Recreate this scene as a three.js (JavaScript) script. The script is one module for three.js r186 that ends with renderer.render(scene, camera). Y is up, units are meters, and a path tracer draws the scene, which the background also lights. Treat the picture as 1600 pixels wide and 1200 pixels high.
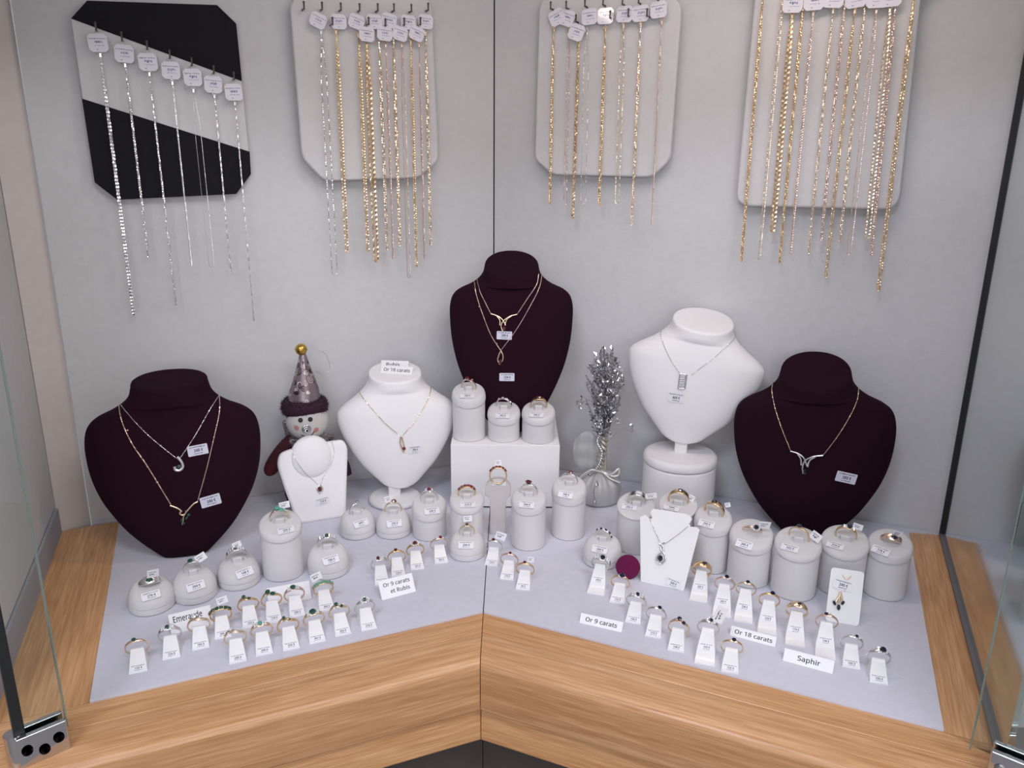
import * as THREE from 'three';
import { mergeGeometries, toCreasedNormals } from 'three/addons/utils/BufferGeometryUtils.js';
import { RoundedBoxGeometry } from 'three/addons/geometries/RoundedBoxGeometry.js';
import { RectAreaLightUniformsLib } from 'three/addons/lights/RectAreaLightUniformsLib.js';

// ---------------------------------------------------------------- camera, light, exposure
const V = (x = 0, y = 0, z = 0) => new THREE.Vector3(x, y, z);
const S = 0.9;                                   // height of the display shelf above the shop floor
const FOCAL = 1250, PITCH = THREE.MathUtils.degToRad(16.5), ROLL = THREE.MathUtils.degToRad(0.5);
const scene = new THREE.Scene();
const camera = new THREE.PerspectiveCamera(THREE.MathUtils.radToDeg(2 * Math.atan(600 / FOCAL)), 4 / 3, 0.02, 20);
const CAM = V(0, S + 0.45, 0);
camera.position.copy(CAM);
camera.rotation.set(-PITCH, 0, ROLL, 'YXZ');
camera.updateMatrixWorld(true);
scene.background = new THREE.Color(0x0b0c0e);
const renderer = new THREE.WebGLRenderer({ antialias: true });
renderer.toneMapping = THREE.LinearToneMapping;
renderer.toneMappingExposure = 1.17;
renderer.outputColorSpace = THREE.SRGBColorSpace;
renderer.shadowMap.enabled = true;
RectAreaLightUniformsLib.init();
function areaLight(color, intensity, w, h, from, to) {
  const l = new THREE.RectAreaLight(color, intensity, w, h);
  l.position.copy(from); l.lookAt(to); l.castShadow = true; l.name = 'area_light'; scene.add(l);
  return l;
}
const SHELF = V(0, S, -0.8);
const COOL = new THREE.Color(0.80, 0.86, 1.04), WARM = new THREE.Color(1.0, 0.83, 0.75), NEUTRAL = new THREE.Color(0.97, 0.97, 1.0), FRONT = new THREE.Color(0.97, 0.955, 0.985);
const PANELS = [                                 // [name, colour, light intensity, glow, w, h, position, aim]
  ['key', COOL, 16, 2.0, 0.5, 0.5, V(-0.55, 2.585, 0.70), V(-0.55, 0, 0.70)],
  ['fill', NEUTRAL, 7.5, 1.5, 1.0, 0.6, V(0.75, 2.585, 0.72), V(0.75, 0, 0.72)],  // added fill, softens contrast and lifts the left side
  ['case', WARM, 6.5, 1.5, 0.5, 0.06, V(0.12, S + 0.745, -0.78), V(0.12, 0, -0.78)],
  ['front', FRONT, 1.55, 1.4, 1.7, 0.8, V(0.1, 1.62, 1.93), V(-0.25, 1.35, -0.9)],  // added panel out of view, brightens the back walls against the shelf
];

// ---------------------------------------------------------------- helpers
let seed = 12345;
const rnd = () => { seed = (seed * 1664525 + 1013904223) >>> 0; return seed / 4294967296; };
const rr = (a, b) => a + (b - a) * rnd();
const names = new Map();
function numbered(n) { const k = names.get(n) ?? 0; names.set(n, k + 1); return k ? `${n}_${String(k).padStart(3, '0')}` : n; }
function shadow(o) { o.castShadow = true; o.receiveShadow = true; return o; }
function mesh(name, geo, mat, parent) { const m = shadow(new THREE.Mesh(geo, mat)); m.name = parent === scene ? numbered(name) : name; parent.add(m); return m; }
function partNames(g) { const c = new Map(); g.children.forEach((o) => { const k = c.get(o.name) ?? 0; c.set(o.name, k + 1); if (k) o.name += `_${String(k).padStart(3, '0')}`; partNames(o); }); return g; }
function thing(name, label, category, pos, yaw = 0, group) {
  const g = new THREE.Group(); g.name = numbered(name); g.position.copy(pos); g.rotation.y = yaw;
  g.userData = { label, category, kind: 'thing' }; if (group) g.userData.group = group;
  scene.add(g); return g;
}
function struct(name, geo, mat) { const m = mesh(name, geo, mat, scene); m.userData.kind = 'structure'; return m; }
function ray(px, py) {
  const d = V((px - 800) / FOCAL, -(py - 600) / FOCAL, -1);
  return d.applyQuaternion(camera.quaternion);
}
function fl(px, py, h = 0) { const d = ray(px, py), t = (S + h - CAM.y) / d.y; return CAM.clone().addScaledVector(d, t); }
function onPlane(px, py, p0, n) { const d = ray(px, py), t = p0.clone().sub(CAM).dot(n) / d.dot(n); return CAM.clone().addScaledVector(d, t); }
const inv = camera.quaternion.clone().invert();
function proj(p) { const q = p.clone().sub(CAM).applyQuaternion(inv); return [800 + FOCAL * q.x / -q.z, 600 - FOCAL * q.y / -q.z, -q.z]; }
function heightAt(p, py) { let a = -0.3, b = 1; for (let i = 0; i < 40; i++) { const m = (a + b) / 2; if (proj(V(p.x, p.y + m, p.z))[1] > py) a = m; else b = m; } return (a + b) / 2; }
const away = (p) => V(p.x - CAM.x, 0, p.z - CAM.z).normalize();
const caster = new THREE.Raycaster();
function hit(obj, px, py) {
  obj.updateWorldMatrix(true, true);
  caster.set(CAM, ray(px, py).normalize());
  const r = caster.intersectObject(obj, true)[0];
  if (!r) return null;
  const n = r.face.normal.clone().transformDirection(r.object.matrixWorld);
  if (n.dot(caster.ray.direction) > 0) n.negate();
  return { p: r.point.clone(), n };
}
function uvPlanar(geo, u, v, k = 1) {            // uv in metres along two axes
  const p = geo.attributes.position, a = new Float32Array(p.count * 2), q = V();
  for (let i = 0; i < p.count; i++) { q.fromBufferAttribute(p, i); a[2 * i] = q.dot(u) * k; a[2 * i + 1] = q.dot(v) * k; }
  geo.setAttribute('uv', new THREE.BufferAttribute(a, 2)); return geo;
}
function uvBox(geo) {                            // uv in metres by the dominant normal axis
  const g = geo.index ? geo.toNonIndexed() : geo; const p = g.attributes.position, n = g.attributes.normal, a = new Float32Array(p.count * 2);
  for (let i = 0; i < p.count; i++) {
    const ax = Math.abs(n.getX(i)), ay = Math.abs(n.getY(i)), az = Math.abs(n.getZ(i));
    const [u, v] = ay >= ax && ay >= az ? [p.getX(i), p.getZ(i)] : ax >= az ? [p.getZ(i), p.getY(i)] : [p.getX(i), p.getY(i)];
    a[2 * i] = u; a[2 * i + 1] = v;
  }
  g.setAttribute('uv', new THREE.BufferAttribute(a, 2)); return g;
}
const flat = (g) => { const q = g.index ? g.toNonIndexed() : g; q.computeVertexNormals(); return q; };
function merge(list) { return mergeGeometries(list.map((g) => { const q = g.index ? g.toNonIndexed() : g.clone(); for (const k of Object.keys(q.attributes)) if (!['position', 'normal', 'uv'].includes(k)) q.deleteAttribute(k); if (!q.attributes.normal) q.computeVertexNormals(); if (!q.attributes.uv) q.setAttribute('uv', new THREE.BufferAttribute(new Float32Array(q.attributes.position.count * 2), 2)); return q; })); }
function rbox(w, h, d, r, s = 2) { return new RoundedBoxGeometry(w, h, d, s, r); }
function place(g, x, y, z, rx = 0, ry = 0, rz = 0) { return g.applyMatrix4(new THREE.Matrix4().compose(V(x, y, z), new THREE.Quaternion().setFromEuler(new THREE.Euler(rx, ry, rz)), V(1, 1, 1))); }
function tube(pts, r, seg = 32, rad = 6, closed = false) { return new THREE.TubeGeometry(new THREE.CatmullRomCurve3(pts, closed, 'centripetal'), seg, r, rad, closed); }
function rod(a, b, r0, r1 = r0, s = 8) {
  const d = b.clone().sub(a), g = new THREE.CylinderGeometry(r1, r0, d.length(), s);
  g.applyQuaternion(new THREE.Quaternion().setFromUnitVectors(V(0, 1, 0), d.clone().normalize()));
  return g.translate((a.x + b.x) / 2, (a.y + b.y) / 2, (a.z + b.z) / 2);
}
function lathe(pts, seg = 40) { return new THREE.LatheGeometry(pts.map(([x, y]) => new THREE.Vector2(x, y)), seg); }
function slab(poly, y0, y1) {                    // prism over a floor polygon of Vector3 (x, z)
  const sh = new THREE.Shape(poly.map((p) => new THREE.Vector2(p.x, -p.z)));
  const g = new THREE.ExtrudeGeometry(sh, { depth: y1 - y0, bevelEnabled: false });
  return g.rotateX(-Math.PI / 2).translate(0, y0, 0);
}

// ---------------------------------------------------------------- textures and materials
function dataTex(w, h, f, srgb = false) {
  const d = new Uint8Array(w * h * 4);
  for (let y = 0; y < h; y++) for (let x = 0; x < w; x++) { const c = f(x, y); const i = (y * w + x) * 4; d[i] = c[0]; d[i + 1] = c[1]; d[i + 2] = c[2]; d[i + 3] = 255; }
  const t = new THREE.DataTexture(d, w, h); t.wrapS = t.wrapT = THREE.RepeatWrapping; t.magFilter = THREE.LinearFilter; t.minFilter = THREE.LinearMipmapLinearFilter; t.generateMipmaps = true;
  if (srgb) t.colorSpace = THREE.SRGBColorSpace; t.needsUpdate = true; return t;
}
function noiseField(w, h, octs) {                // tileable value noise, octs: [[cellsX, cellsY, amplitude]]
  const out = new Float32Array(w * h);
  for (const [cx, cy, am] of octs) {
    const g = Array.from({ length: cx * cy }, () => rnd());
    for (let y = 0; y < h; y++) for (let x = 0; x < w; x++) {
      const fx = x / w * cx, fy = y / h * cy, ix = Math.floor(fx), iy = Math.floor(fy); let tx = fx - ix, ty = fy - iy; tx = tx * tx * (3 - 2 * tx); ty = ty * ty * (3 - 2 * ty);
      const a = g[(iy % cy) * cx + ix % cx], b = g[(iy % cy) * cx + (ix + 1) % cx], c = g[((iy + 1) % cy) * cx + ix % cx], e = g[((iy + 1) % cy) * cx + (ix + 1) % cx];
      out[y * w + x] += am * ((a + (b - a) * tx) * (1 - ty) + (c + (e - c) * tx) * ty - 0.5);
    }
  }
  return out;
}
const clamp = (v) => Math.max(0, Math.min(255, v));
// woven cloth / leatherette relief, one tile = 6 cm
const weave = noiseField(256, 256, [[128, 128, 0.9], [64, 64, 0.5], [16, 16, 0.25]]);
const weaveTex = dataTex(256, 256, (x, y) => { const v = clamp(128 + 110 * weave[y * 256 + x]); return [v, v, v]; });
weaveTex.repeat.set(1 / 0.06, 1 / 0.06);
// soft blotch tint, one tile = 0.5 m
const blot = noiseField(256, 256, [[4, 4, 0.5], [9, 9, 0.3], [90, 90, 0.35]]);
const blotTex = dataTex(256, 256, (x, y) => { const v = clamp(247 + 14 * blot[y * 256 + x]); return [v, v, v]; }, true);
blotTex.repeat.set(2, 2);
// oak: grain runs along u; one tile = 0.8 m x 0.4 m
function oakTexture(baseR, baseG, baseB) {
  const W = 1536, Hh = 768, n1 = noiseField(W, Hh, [[5, 40, 0.28], [10, 170, 0.5], [40, 384, 0.7]]), n2 = noiseField(W, Hh, [[3, 7, 0.8], [6, 18, 0.5]]);
  const pores = new Float32Array(W * Hh);
  for (let k = 0; k < 9000; k++) { const y = Math.floor(rnd() * Hh), x0 = Math.floor(rnd() * W), L = 30 + rnd() * 150, a = rr(0.1, 0.5) * (rnd() < 0.4 ? -1 : 1); for (let i = 0; i < L; i++) pores[y * W + (x0 + i) % W] += a * Math.sin(Math.PI * i / L); }
  return dataTex(W, Hh, (x, y) => {
    const i = y * W + x, cath = Math.sin((y / Hh * 26 + n2[i] * 7) * 2.0) * 0.32;
    const t = n1[i] * 1.05 + cath * 0.2 - pores[i] * 0.75 + n2[i] * 0.4;
    return [clamp(baseR + 30 * t), clamp(baseG + 33 * t), clamp(baseB + 34 * t)];
  }, true);
}
const oakTex = oakTexture(207, 156, 106); oakTex.repeat.set(1 / 0.8, 1 / 0.4);
const std = (c, o = {}) => new THREE.MeshStandardMaterial({ color: new THREE.Color(...c), roughness: 0.8, ...o });
const phy = (c, o = {}) => new THREE.MeshPhysicalMaterial({ color: new THREE.Color(...c), roughness: 0.5, ...o });
const M = {
  wall: std([0.68, 0.68, 0.69], { map: blotTex, bumpMap: weaveTex, bumpScale: 0.0003, roughness: 0.95 }),
  board: std([0.70, 0.70, 0.79], { map: blotTex, bumpMap: weaveTex, bumpScale: 0.0003, roughness: 0.9 }),
  panelWhite: std([0.72, 0.715, 0.72], { map: blotTex, bumpMap: weaveTex, bumpScale: 0.0002, roughness: 0.95 }),
  felt: std([0.007, 0.0065, 0.010], { roughness: 1, bumpMap: weaveTex, bumpScale: 0.0003 }),
  oak: phy([1, 1, 1], { map: oakTex, roughness: 0.38, clearcoat: 0.35, clearcoatRoughness: 0.25, bumpMap: oakTex, bumpScale: 0.0002 }),
  oakShaded: phy([0.92, 0.91, 0.95], { map: oakTex, roughness: 0.38, clearcoat: 0.35, clearcoatRoughness: 0.25, bumpMap: oakTex, bumpScale: 0.0002 }),  // oak toned down: duller light on the outer rails put into the colour
  post: std([0.72, 0.655, 0.62], { map: blotTex, roughness: 0.6 }),
  sideWall: std([0.66, 0.65, 0.655], { map: blotTex, roughness: 0.8 }),
  shadeGrey: std([0.36, 0.36, 0.41], { roughness: 0.6 }),  // painted shade for the band along the side wall foot
  mirror: phy([0.74, 0.78, 0.77], { metalness: 1, roughness: 0.09 }),
  dark: std([0.018, 0.012, 0.013], { roughness: 0.6 }),
  darkTrim: std([0.075, 0.06, 0.055], { roughness: 0.5 }),
  leather: phy([0.90, 0.885, 0.89], { roughness: 0.55, bumpMap: weaveTex, bumpScale: 0.00025, sheen: 0.15 }),
  standSkin: phy([0.76, 0.745, 0.75], { roughness: 0.55, bumpMap: weaveTex, bumpScale: 0.00025, sheen: 0.15 }),
  velvet: phy([0.0190, 0.0050, 0.0115], { roughness: 1, sheen: 1, sheenRoughness: 0.4, sheenColor: new THREE.Color(0.105, 0.006, 0.066), specularIntensity: 0.2, bumpMap: weaveTex, bumpScale: 0.0003 }),
  plastic: phy([0.86, 0.86, 0.87], { roughness: 0.28, clearcoat: 0.3 }),
  paper: std([0.86, 0.855, 0.86], { roughness: 0.7 }),
  gold: std([0.85, 0.63, 0.37], { metalness: 1, roughness: 0.28 }),
  paleGold: std([0.90, 0.74, 0.54], { metalness: 1, roughness: 0.25 }),
  rose: std([0.84, 0.64, 0.54], { metalness: 1, roughness: 0.3 }),
  silver: std([0.80, 0.80, 0.80], { metalness: 1, roughness: 0.22 }),
  chrome: std([0.62, 0.63, 0.66], { metalness: 1, roughness: 0.12 }),
  nail: std([0.10, 0.09, 0.08], { metalness: 0.6, roughness: 0.45 }),
  emerald: phy([0.012, 0.075, 0.045], { roughness: 0.06, clearcoat: 1 }),
  paleEmerald: phy([0.10, 0.36, 0.27], { roughness: 0.1, clearcoat: 1 }),
  ruby: phy([0.17, 0.006, 0.022], { roughness: 0.06, clearcoat: 1 }),
  garnet: phy([0.10, 0.008, 0.006], { roughness: 0.06, clearcoat: 1 }),
  sapphire: phy([0.006, 0.008, 0.03], { roughness: 0.05, clearcoat: 1 }),
  diamond: phy([0.88, 0.9, 0.93], { roughness: 0.04, clearcoat: 1, metalness: 0.35 }),
  magenta: phy([0.12, 0.003, 0.05], { roughness: 1, sheen: 0.6, sheenColor: new THREE.Color(0.25, 0.02, 0.12) }),
  cloud: phy([0.86, 0.82, 0.81], { roughness: 0.25, transmission: 0.45, thickness: 0.004, ior: 1.45 }),
  glass: phy([0.94, 0.975, 0.96], { roughness: 0.0, transmission: 1, thickness: 0, ior: 1.5 }),
  glassEdge: phy([0.15, 0.22, 0.19], { roughness: 0.15, clearcoat: 1 }),
  screw: std([0.34, 0.33, 0.34], { metalness: 1, roughness: 0.35 }),
  black: std([0.012, 0.014, 0.014], { roughness: 0.5 }),
};
const metals = { gold: M.gold, pale: M.paleGold, rose: M.rose, silver: M.silver };

// ---------------------------------------------------------------- print: one sheet holds every label
const SHEET = document.createElement('canvas'); SHEET.width = 2048; SHEET.height = 2048;
const ctx = SHEET.getContext('2d'); ctx.fillStyle = '#f4f4f8'; ctx.fillRect(0, 0, 2048, 2048);
let cx = 40, cy = 4, rowH = 0;
function cell(w, h, draw) {
  if (cx + w + 4 > 2048) { cx = 4; cy += rowH + 6; rowH = 0; }
  ctx.save(); ctx.beginPath(); ctx.rect(cx, cy, w, h); ctx.clip(); ctx.translate(cx, cy); draw(w, h); ctx.restore();
  const r = [cx / 2048, 1 - (cy + h) / 2048, (cx + w) / 2048, 1 - cy / 2048]; cx += w + 6; rowH = Math.max(rowH, h); return r;
}
function smudge(x, y, w, h, c = '#3c3c55') {      // a line of print too small to read
  ctx.fillStyle = c; let q = x;
  while (q < x + w) { const l = rr(3, 9); ctx.globalAlpha = rr(0.55, 0.95); ctx.fillRect(q, y + rr(-1, 1), Math.min(l, x + w - q), h * rr(0.6, 1)); q += l + rr(1.5, 4); }
  ctx.globalAlpha = 1;
}
const priceCell = (price, bg = '#f3f3f7', ink = '#26263a') => cell(150, 66, (w, h) => {
  ctx.fillStyle = bg; ctx.fillRect(0, 0, w, h); smudge(16, 9, 118, 7, ink);
  if (price) { ctx.fillStyle = ink; ctx.font = 'bold 27px sans-serif'; ctx.textAlign = 'center'; ctx.fillText(price, w / 2 + 4, 43); } else smudge(52, 24, 54, 17, ink);
  smudge(44, 51, 66, 6, ink);
});
const tagCell = () => cell(96, 96, (w, h) => { ctx.fillStyle = '#ecebf5'; ctx.fillRect(0, 0, w, h); smudge(6, 24, 84, 6, '#77788e'); smudge(32, 38, 38, 15, '#6a6c9c'); smudge(28, 60, 50, 5, '#9294b8'); ctx.fillStyle = '#a79cae'; ctx.fillRect(rr(30, 44), 80, 8, 5); });
const paperTagCell = () => cell(64, 40, (w, h) => { ctx.fillStyle = '#eeeef3'; ctx.fillRect(0, 0, w, h); smudge(8, 10, 40, 6, '#555'); smudge(14, 20, 26, 9, '#444'); });
const textCell = (w, h, lines, size, skew = 0) => cell(w, h, () => {
  ctx.fillStyle = '#f5f5f8'; ctx.fillRect(0, 0, w, h); ctx.fillStyle = '#23232b'; ctx.strokeStyle = '#23232b'; ctx.lineWidth = 1.2; ctx.textAlign = 'center';
  ctx.font = `${size}px "Comic Sans MS", sans-serif`;
  lines.forEach(([t, x, y]) => { ctx.fillText(t, x, y); ctx.strokeText(t, x, y); });
});
const sheetTex = new THREE.CanvasTexture(SHEET); sheetTex.colorSpace = THREE.SRGBColorSpace;
M.print = std([0.95, 0.95, 0.95], { map: sheetTex, roughness: 0.65 });
const BLANK = [0.004, 0.97, 0.006, 0.99];
function labelGeo(w, h, t, rect, cut = 0) {       // centred card in the xy plane, front face at z = t
  const c = cut, a = w / 2, b = h / 2;
  const pts = c ? [[-a + c, -b], [a - c, -b], [a, -b + c], [a, b - c], [a - c, b], [-a + c, b], [-a, b - c], [-a, -b + c]] : [[-a, -b], [a, -b], [a, b], [-a, b]];
  const g = new THREE.ExtrudeGeometry(new THREE.Shape(pts.map(([x, y]) => new THREE.Vector2(x, y))), { depth: t, bevelEnabled: false });
  const p = g.attributes.position, n = g.attributes.normal, uv = g.attributes.uv;
  for (let i = 0; i < p.count; i++) {
    const front = n.getZ(i) > 0.5; const r = front ? rect : BLANK;
    uv.setXY(i, r[0] + (r[2] - r[0]) * (p.getX(i) + a) / w, r[1] + (r[3] - r[1]) * (p.getY(i) + b) / h);
  }
  return g;
}
function orient(o, p, n, up = V(0, 1, 0), roll = 0) {   // put local +z along n, local y near up (world space, parent at root)
  const x = up.clone().cross(n).normalize(), y = n.clone().cross(x).normalize();
  const q = new THREE.Quaternion().setFromRotationMatrix(new THREE.Matrix4().makeBasis(x, y, n));
  q.multiply(new THREE.Quaternion().setFromAxisAngle(V(0, 0, 1), roll));
  const parent = o.parent; parent.updateWorldMatrix(true, false);
  const pq = parent.getWorldQuaternion(new THREE.Quaternion()).invert();
  o.quaternion.copy(pq.multiply(q)); o.position.copy(parent.worldToLocal(p.clone())); return o;
}

// ---------------------------------------------------------------- the shop around the display
const wallSlab = (name, x0, x1, y0, y1, z0, z1, mat) => struct(name, uvBox(new THREE.BoxGeometry(x1 - x0, y1 - y0, z1 - z0).translate((x0 + x1) / 2, (y0 + y1) / 2, (z0 + z1) / 2)), mat);
const roomMat = std([0.70, 0.695, 0.70], { roughness: 0.9 }), floorMat = std([0.30, 0.28, 0.27], { roughness: 0.6 }), ceilMat = std([0.72, 0.71, 0.70], { roughness: 0.9 });
wallSlab('floor', -1.9, 1.9, -0.06, 0, -1.7, 2.0, floorMat);
wallSlab('ceiling', -1.9, 1.9, 2.6, 2.66, -1.7, 2.0, ceilMat);
wallSlab('wall_west', -1.9, -1.84, 0, 2.6, -1.7, 2.0, roomMat);
wallSlab('wall_east', 1.84, 1.9, 0, 2.6, -1.7, 2.0, roomMat);
wallSlab('wall_north', -1.84, 1.84, 0, 2.6, -1.7, -1.64, roomMat);
wallSlab('wall_south', -1.84, 1.84, 0, 2.6, 1.94, 2.0, roomMat);
const panelLabels = {
  key: 'square cool white light panel in the shop ceiling', fill: 'long neutral white fill panel added in the shop ceiling', case: 'slim warm strip lamp under the display canopy', front: 'large unseen light panel added behind the camera to brighten the display walls',
};
for (const [k, col, inten, glow, w, h, pos, aim] of PANELS) {
  const lamp = thing(k === 'case' ? 'strip_lamp' : k === 'front' ? 'added_wall_panel' : 'ceiling_light', panelLabels[k], 'light', pos.clone());
  if (k === 'front') lamp.rotation.x = Math.PI / 2;
  mesh('housing', new THREE.BoxGeometry(w + 0.02, 0.010, h + 0.02), M.plastic, lamp).position.y = 0.004;
  const gm = std([0.8, 0.8, 0.8], { emissive: col.clone(), emissiveIntensity: glow, roughness: 0.6 });
  mesh('diffuser', new THREE.BoxGeometry(w, 0.004, h), gm, lamp).position.y = -0.003;
  const l = areaLight(col, inten, w, h, k === 'front' ? V(pos.x, pos.y, pos.z - 0.01) : V(pos.x, pos.y - 0.008, pos.z), k === 'front' ? V(pos.x, pos.y, 0) : V(aim.x, aim.y, aim.z - 0.0001));
}

// ---------------------------------------------------------------- the corner case: floor points measured on the shelf
const XS = -0.027;                               // the seam in the middle
const FA = V(XS, S, -0.7099), FL = fl(140, 1095), FR = fl(1475, 1140), WL = fl(143, 815), WR = fl(1470, 833), BL = fl(187, 812), BR = fl(1420, 830), PL = fl(93, 828), PL2 = fl(0, 1077), MR2 = fl(1558, 1170);
const K = V(XS, S, -1.1247);
const dL = FL.clone().sub(FA).normalize(), dR = FR.clone().sub(FA).normalize();
const nLf = V(-dL.z, 0, dL.x).normalize(); if (nLf.z < 0) nLf.negate();
const nRf = V(-dR.z, 0, dR.x).normalize(); if (nRf.z < 0) nRf.negate();
const wallDirL = WL.clone().sub(K).normalize(), wallDirR = WR.clone().sub(K).normalize();
const NL = V(-wallDirL.z, 0, wallDirL.x).normalize(); if (NL.z < 0) NL.negate();
const NR = V(-wallDirR.z, 0, wallDirR.x).normalize(); if (NR.z < 0) NR.negate();
const YL = Math.atan2(NL.x, NL.z), YR = Math.atan2(NR.x, NR.z);
const TOP = 0.76;                                // height of the case above the shelf
const off = (p, n, d) => p.clone().addScaledVector(n, d);

// back walls: two cloth covered boards with a thin gap at the seam
const gap = 0.0009;
function backWall(name, a, b, n) {
  const c = off(b, n, -0.014), d = off(a, n, -0.014);
  const g = slab([a, b, c, d], S - 0.02, S + TOP);
  return struct(name, uvBox(g), M.wall);
}
backWall('wall_left', WL, K.clone().addScaledVector(wallDirL, gap), NL);
backWall('wall_right', K.clone().addScaledVector(wallDirR, gap), WR, NR);
struct('wall_back', slab([off(K, V(0, 0, -1), 0.0142), off(WL, V(0, 0, -1), 0.05), off(WL, V(0, 0, -1), 0.09), off(K, V(0, 0, -1), 0.09), off(WR, V(0, 0, -1), 0.09), off(WR, V(0, 0, -1), 0.05)], S - 0.3, S + TOP), M.dark);
// left end: pale wooden post and white side wall, its foot shadow modelled as a grey strip
const pd = PL.clone().sub(WL).normalize(), pn = V(-pd.z, 0, pd.x); if (pn.z < 0) pn.negate();
struct('trim_1', uvBox(slab([off(WL, pn, -0.006), PL, off(PL, pn, -0.03), off(WL, pn, -0.03)], S - 0.02, S + TOP)), M.post);
const sd = PL2.clone().sub(PL).normalize(), sn = V(-sd.z, 0, sd.x); if (sn.x < 0) sn.negate();
const SW2 = PL.clone().addScaledVector(sd, 0.37);
struct('wall_side', uvBox(slab([off(PL, sn, -0.001), off(SW2, sn, -0.001), off(SW2, sn, -0.03), off(PL, sn, -0.03)], S - 0.02, S + TOP)), M.sideWall);
struct('shade_strip_left', uvBox(slab([PL.clone().addScaledVector(sd, 0.004), SW2, off(SW2, sn, 0.003), off(PL, sn, 0.003).addScaledVector(sd, 0.004)], S - 0.002, S + 0.03)), M.shadeGrey);
// right end: a mirror panel with a dark edge
const md = MR2.clone().sub(WR).normalize(), mn = V(-md.z, 0, md.x); if (mn.x > 0) mn.negate();
const WM = off(WR, mn, 0.0), MM = WR.clone().addScaledVector(md, 0.42);
const mirror = thing('mirror_panel', 'tall mirror panel closing the right end of the case beside the cloth wall', 'mirror', WR.clone().addScaledVector(md, 0.21).setY(S));
{
  const L = 0.41, yaw = Math.atan2(mn.x, mn.z); mirror.rotation.y = yaw;
  mesh('glass', new THREE.BoxGeometry(L, TOP, 0.004).translate(0, TOP / 2 - 0.003, -0.003), M.mirror, mirror);
  mesh('edge_strip', new THREE.BoxGeometry(0.003, TOP, 0.009).translate(-L / 2 - 0.0, TOP / 2 - 0.003, -0.002), M.black, mirror);
  mesh('bottom_seal', new THREE.BoxGeometry(L, 0.003, 0.005).translate(0, 0.0005, 0.0), std([0.16, 0.155, 0.16], { roughness: 0.5 }), mirror);
}
// canopy over the case
struct('ceiling_canopy', slab([off(K, V(0, 0, -1), 0.05), off(WL, V(-1, 0, 0), 0.06), V(-0.50, 0, -0.50), V(XS, 0, -0.62), V(0.46, 0, -0.50), off(WR, V(1, 0, 0), 0.03)], S + TOP, S + TOP + 0.03), M.sideWall);

// ---------------------------------------------------------------- display boards and the oak counter
const lab = (o, label, category, group) => { o.userData = { label, category, kind: 'thing' }; if (group) o.userData.group = group; return o; };
const eps = 0.0005;
lab(mesh('display_board', uvBox(slab([V(XS - eps, 0, FA.z), V(FL.x, 0, FL.z), V(BL.x, 0, BL.z), off(WL, NL, 0.0015), off(V(XS - eps, 0, K.z + 0.002), V(0, 0, 1), 0)], S - 0.012, S)), M.board, scene), 'lavender white cloth covered display board on the emerald side of the seam', 'board');
lab(mesh('display_board', uvBox(slab([V(XS + eps, 0, FA.z), V(XS + eps, 0, K.z + 0.002), off(WR, NR, 0.0015), V(BR.x, 0, BR.z), V(FR.x, 0, FR.z)], S - 0.012, S)), M.board, scene), 'lavender white cloth covered display board on the sapphire side of the seam', 'board');
const counter = thing('display_counter', 'light oak display counter with rounded front rails meeting at an inner corner', 'counter', V(0, 0, 0));
counter.position.set(XS, S, FA.z);
const rel = (p) => p.clone().sub(counter.position);
function woodSlab(poly, grain, y0, y1, name) {
  const g = slab(poly.map((p) => { const q = rel(p); return q; }), y0, y1);
  const gr = grain.clone().normalize(), cr = V(-gr.z, 0, gr.x);
  const p = g.attributes.position, n = g.attributes.normal, uv = g.attributes.uv, q = V();
  const ou = rnd(), ov = rnd();
  for (let i = 0; i < p.count; i++) { q.fromBufferAttribute(p, i); uv.setXY(i, q.dot(gr) + ou, q.dot(cr) + q.y + ov); }
  return mesh(name, g, M.oak, counter);
}
const frontL = (t) => FA.clone().addScaledVector(dL, t), frontR = (t) => FA.clone().addScaledVector(dR, t);
const tL = FL.clone().sub(FA).length(), tR = FR.clone().sub(FA).length();
woodSlab([PL, BL, FL, frontL(tL + 0.105), PL.clone().addScaledVector(sd, 0.36)], sd, -0.024, -0.002, 'side_board');
woodSlab([BR, WR, WR.clone().addScaledVector(md, 0.405), frontR(tR + 0.06), FR], md, -0.024, -0.002, 'side_board');
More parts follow.
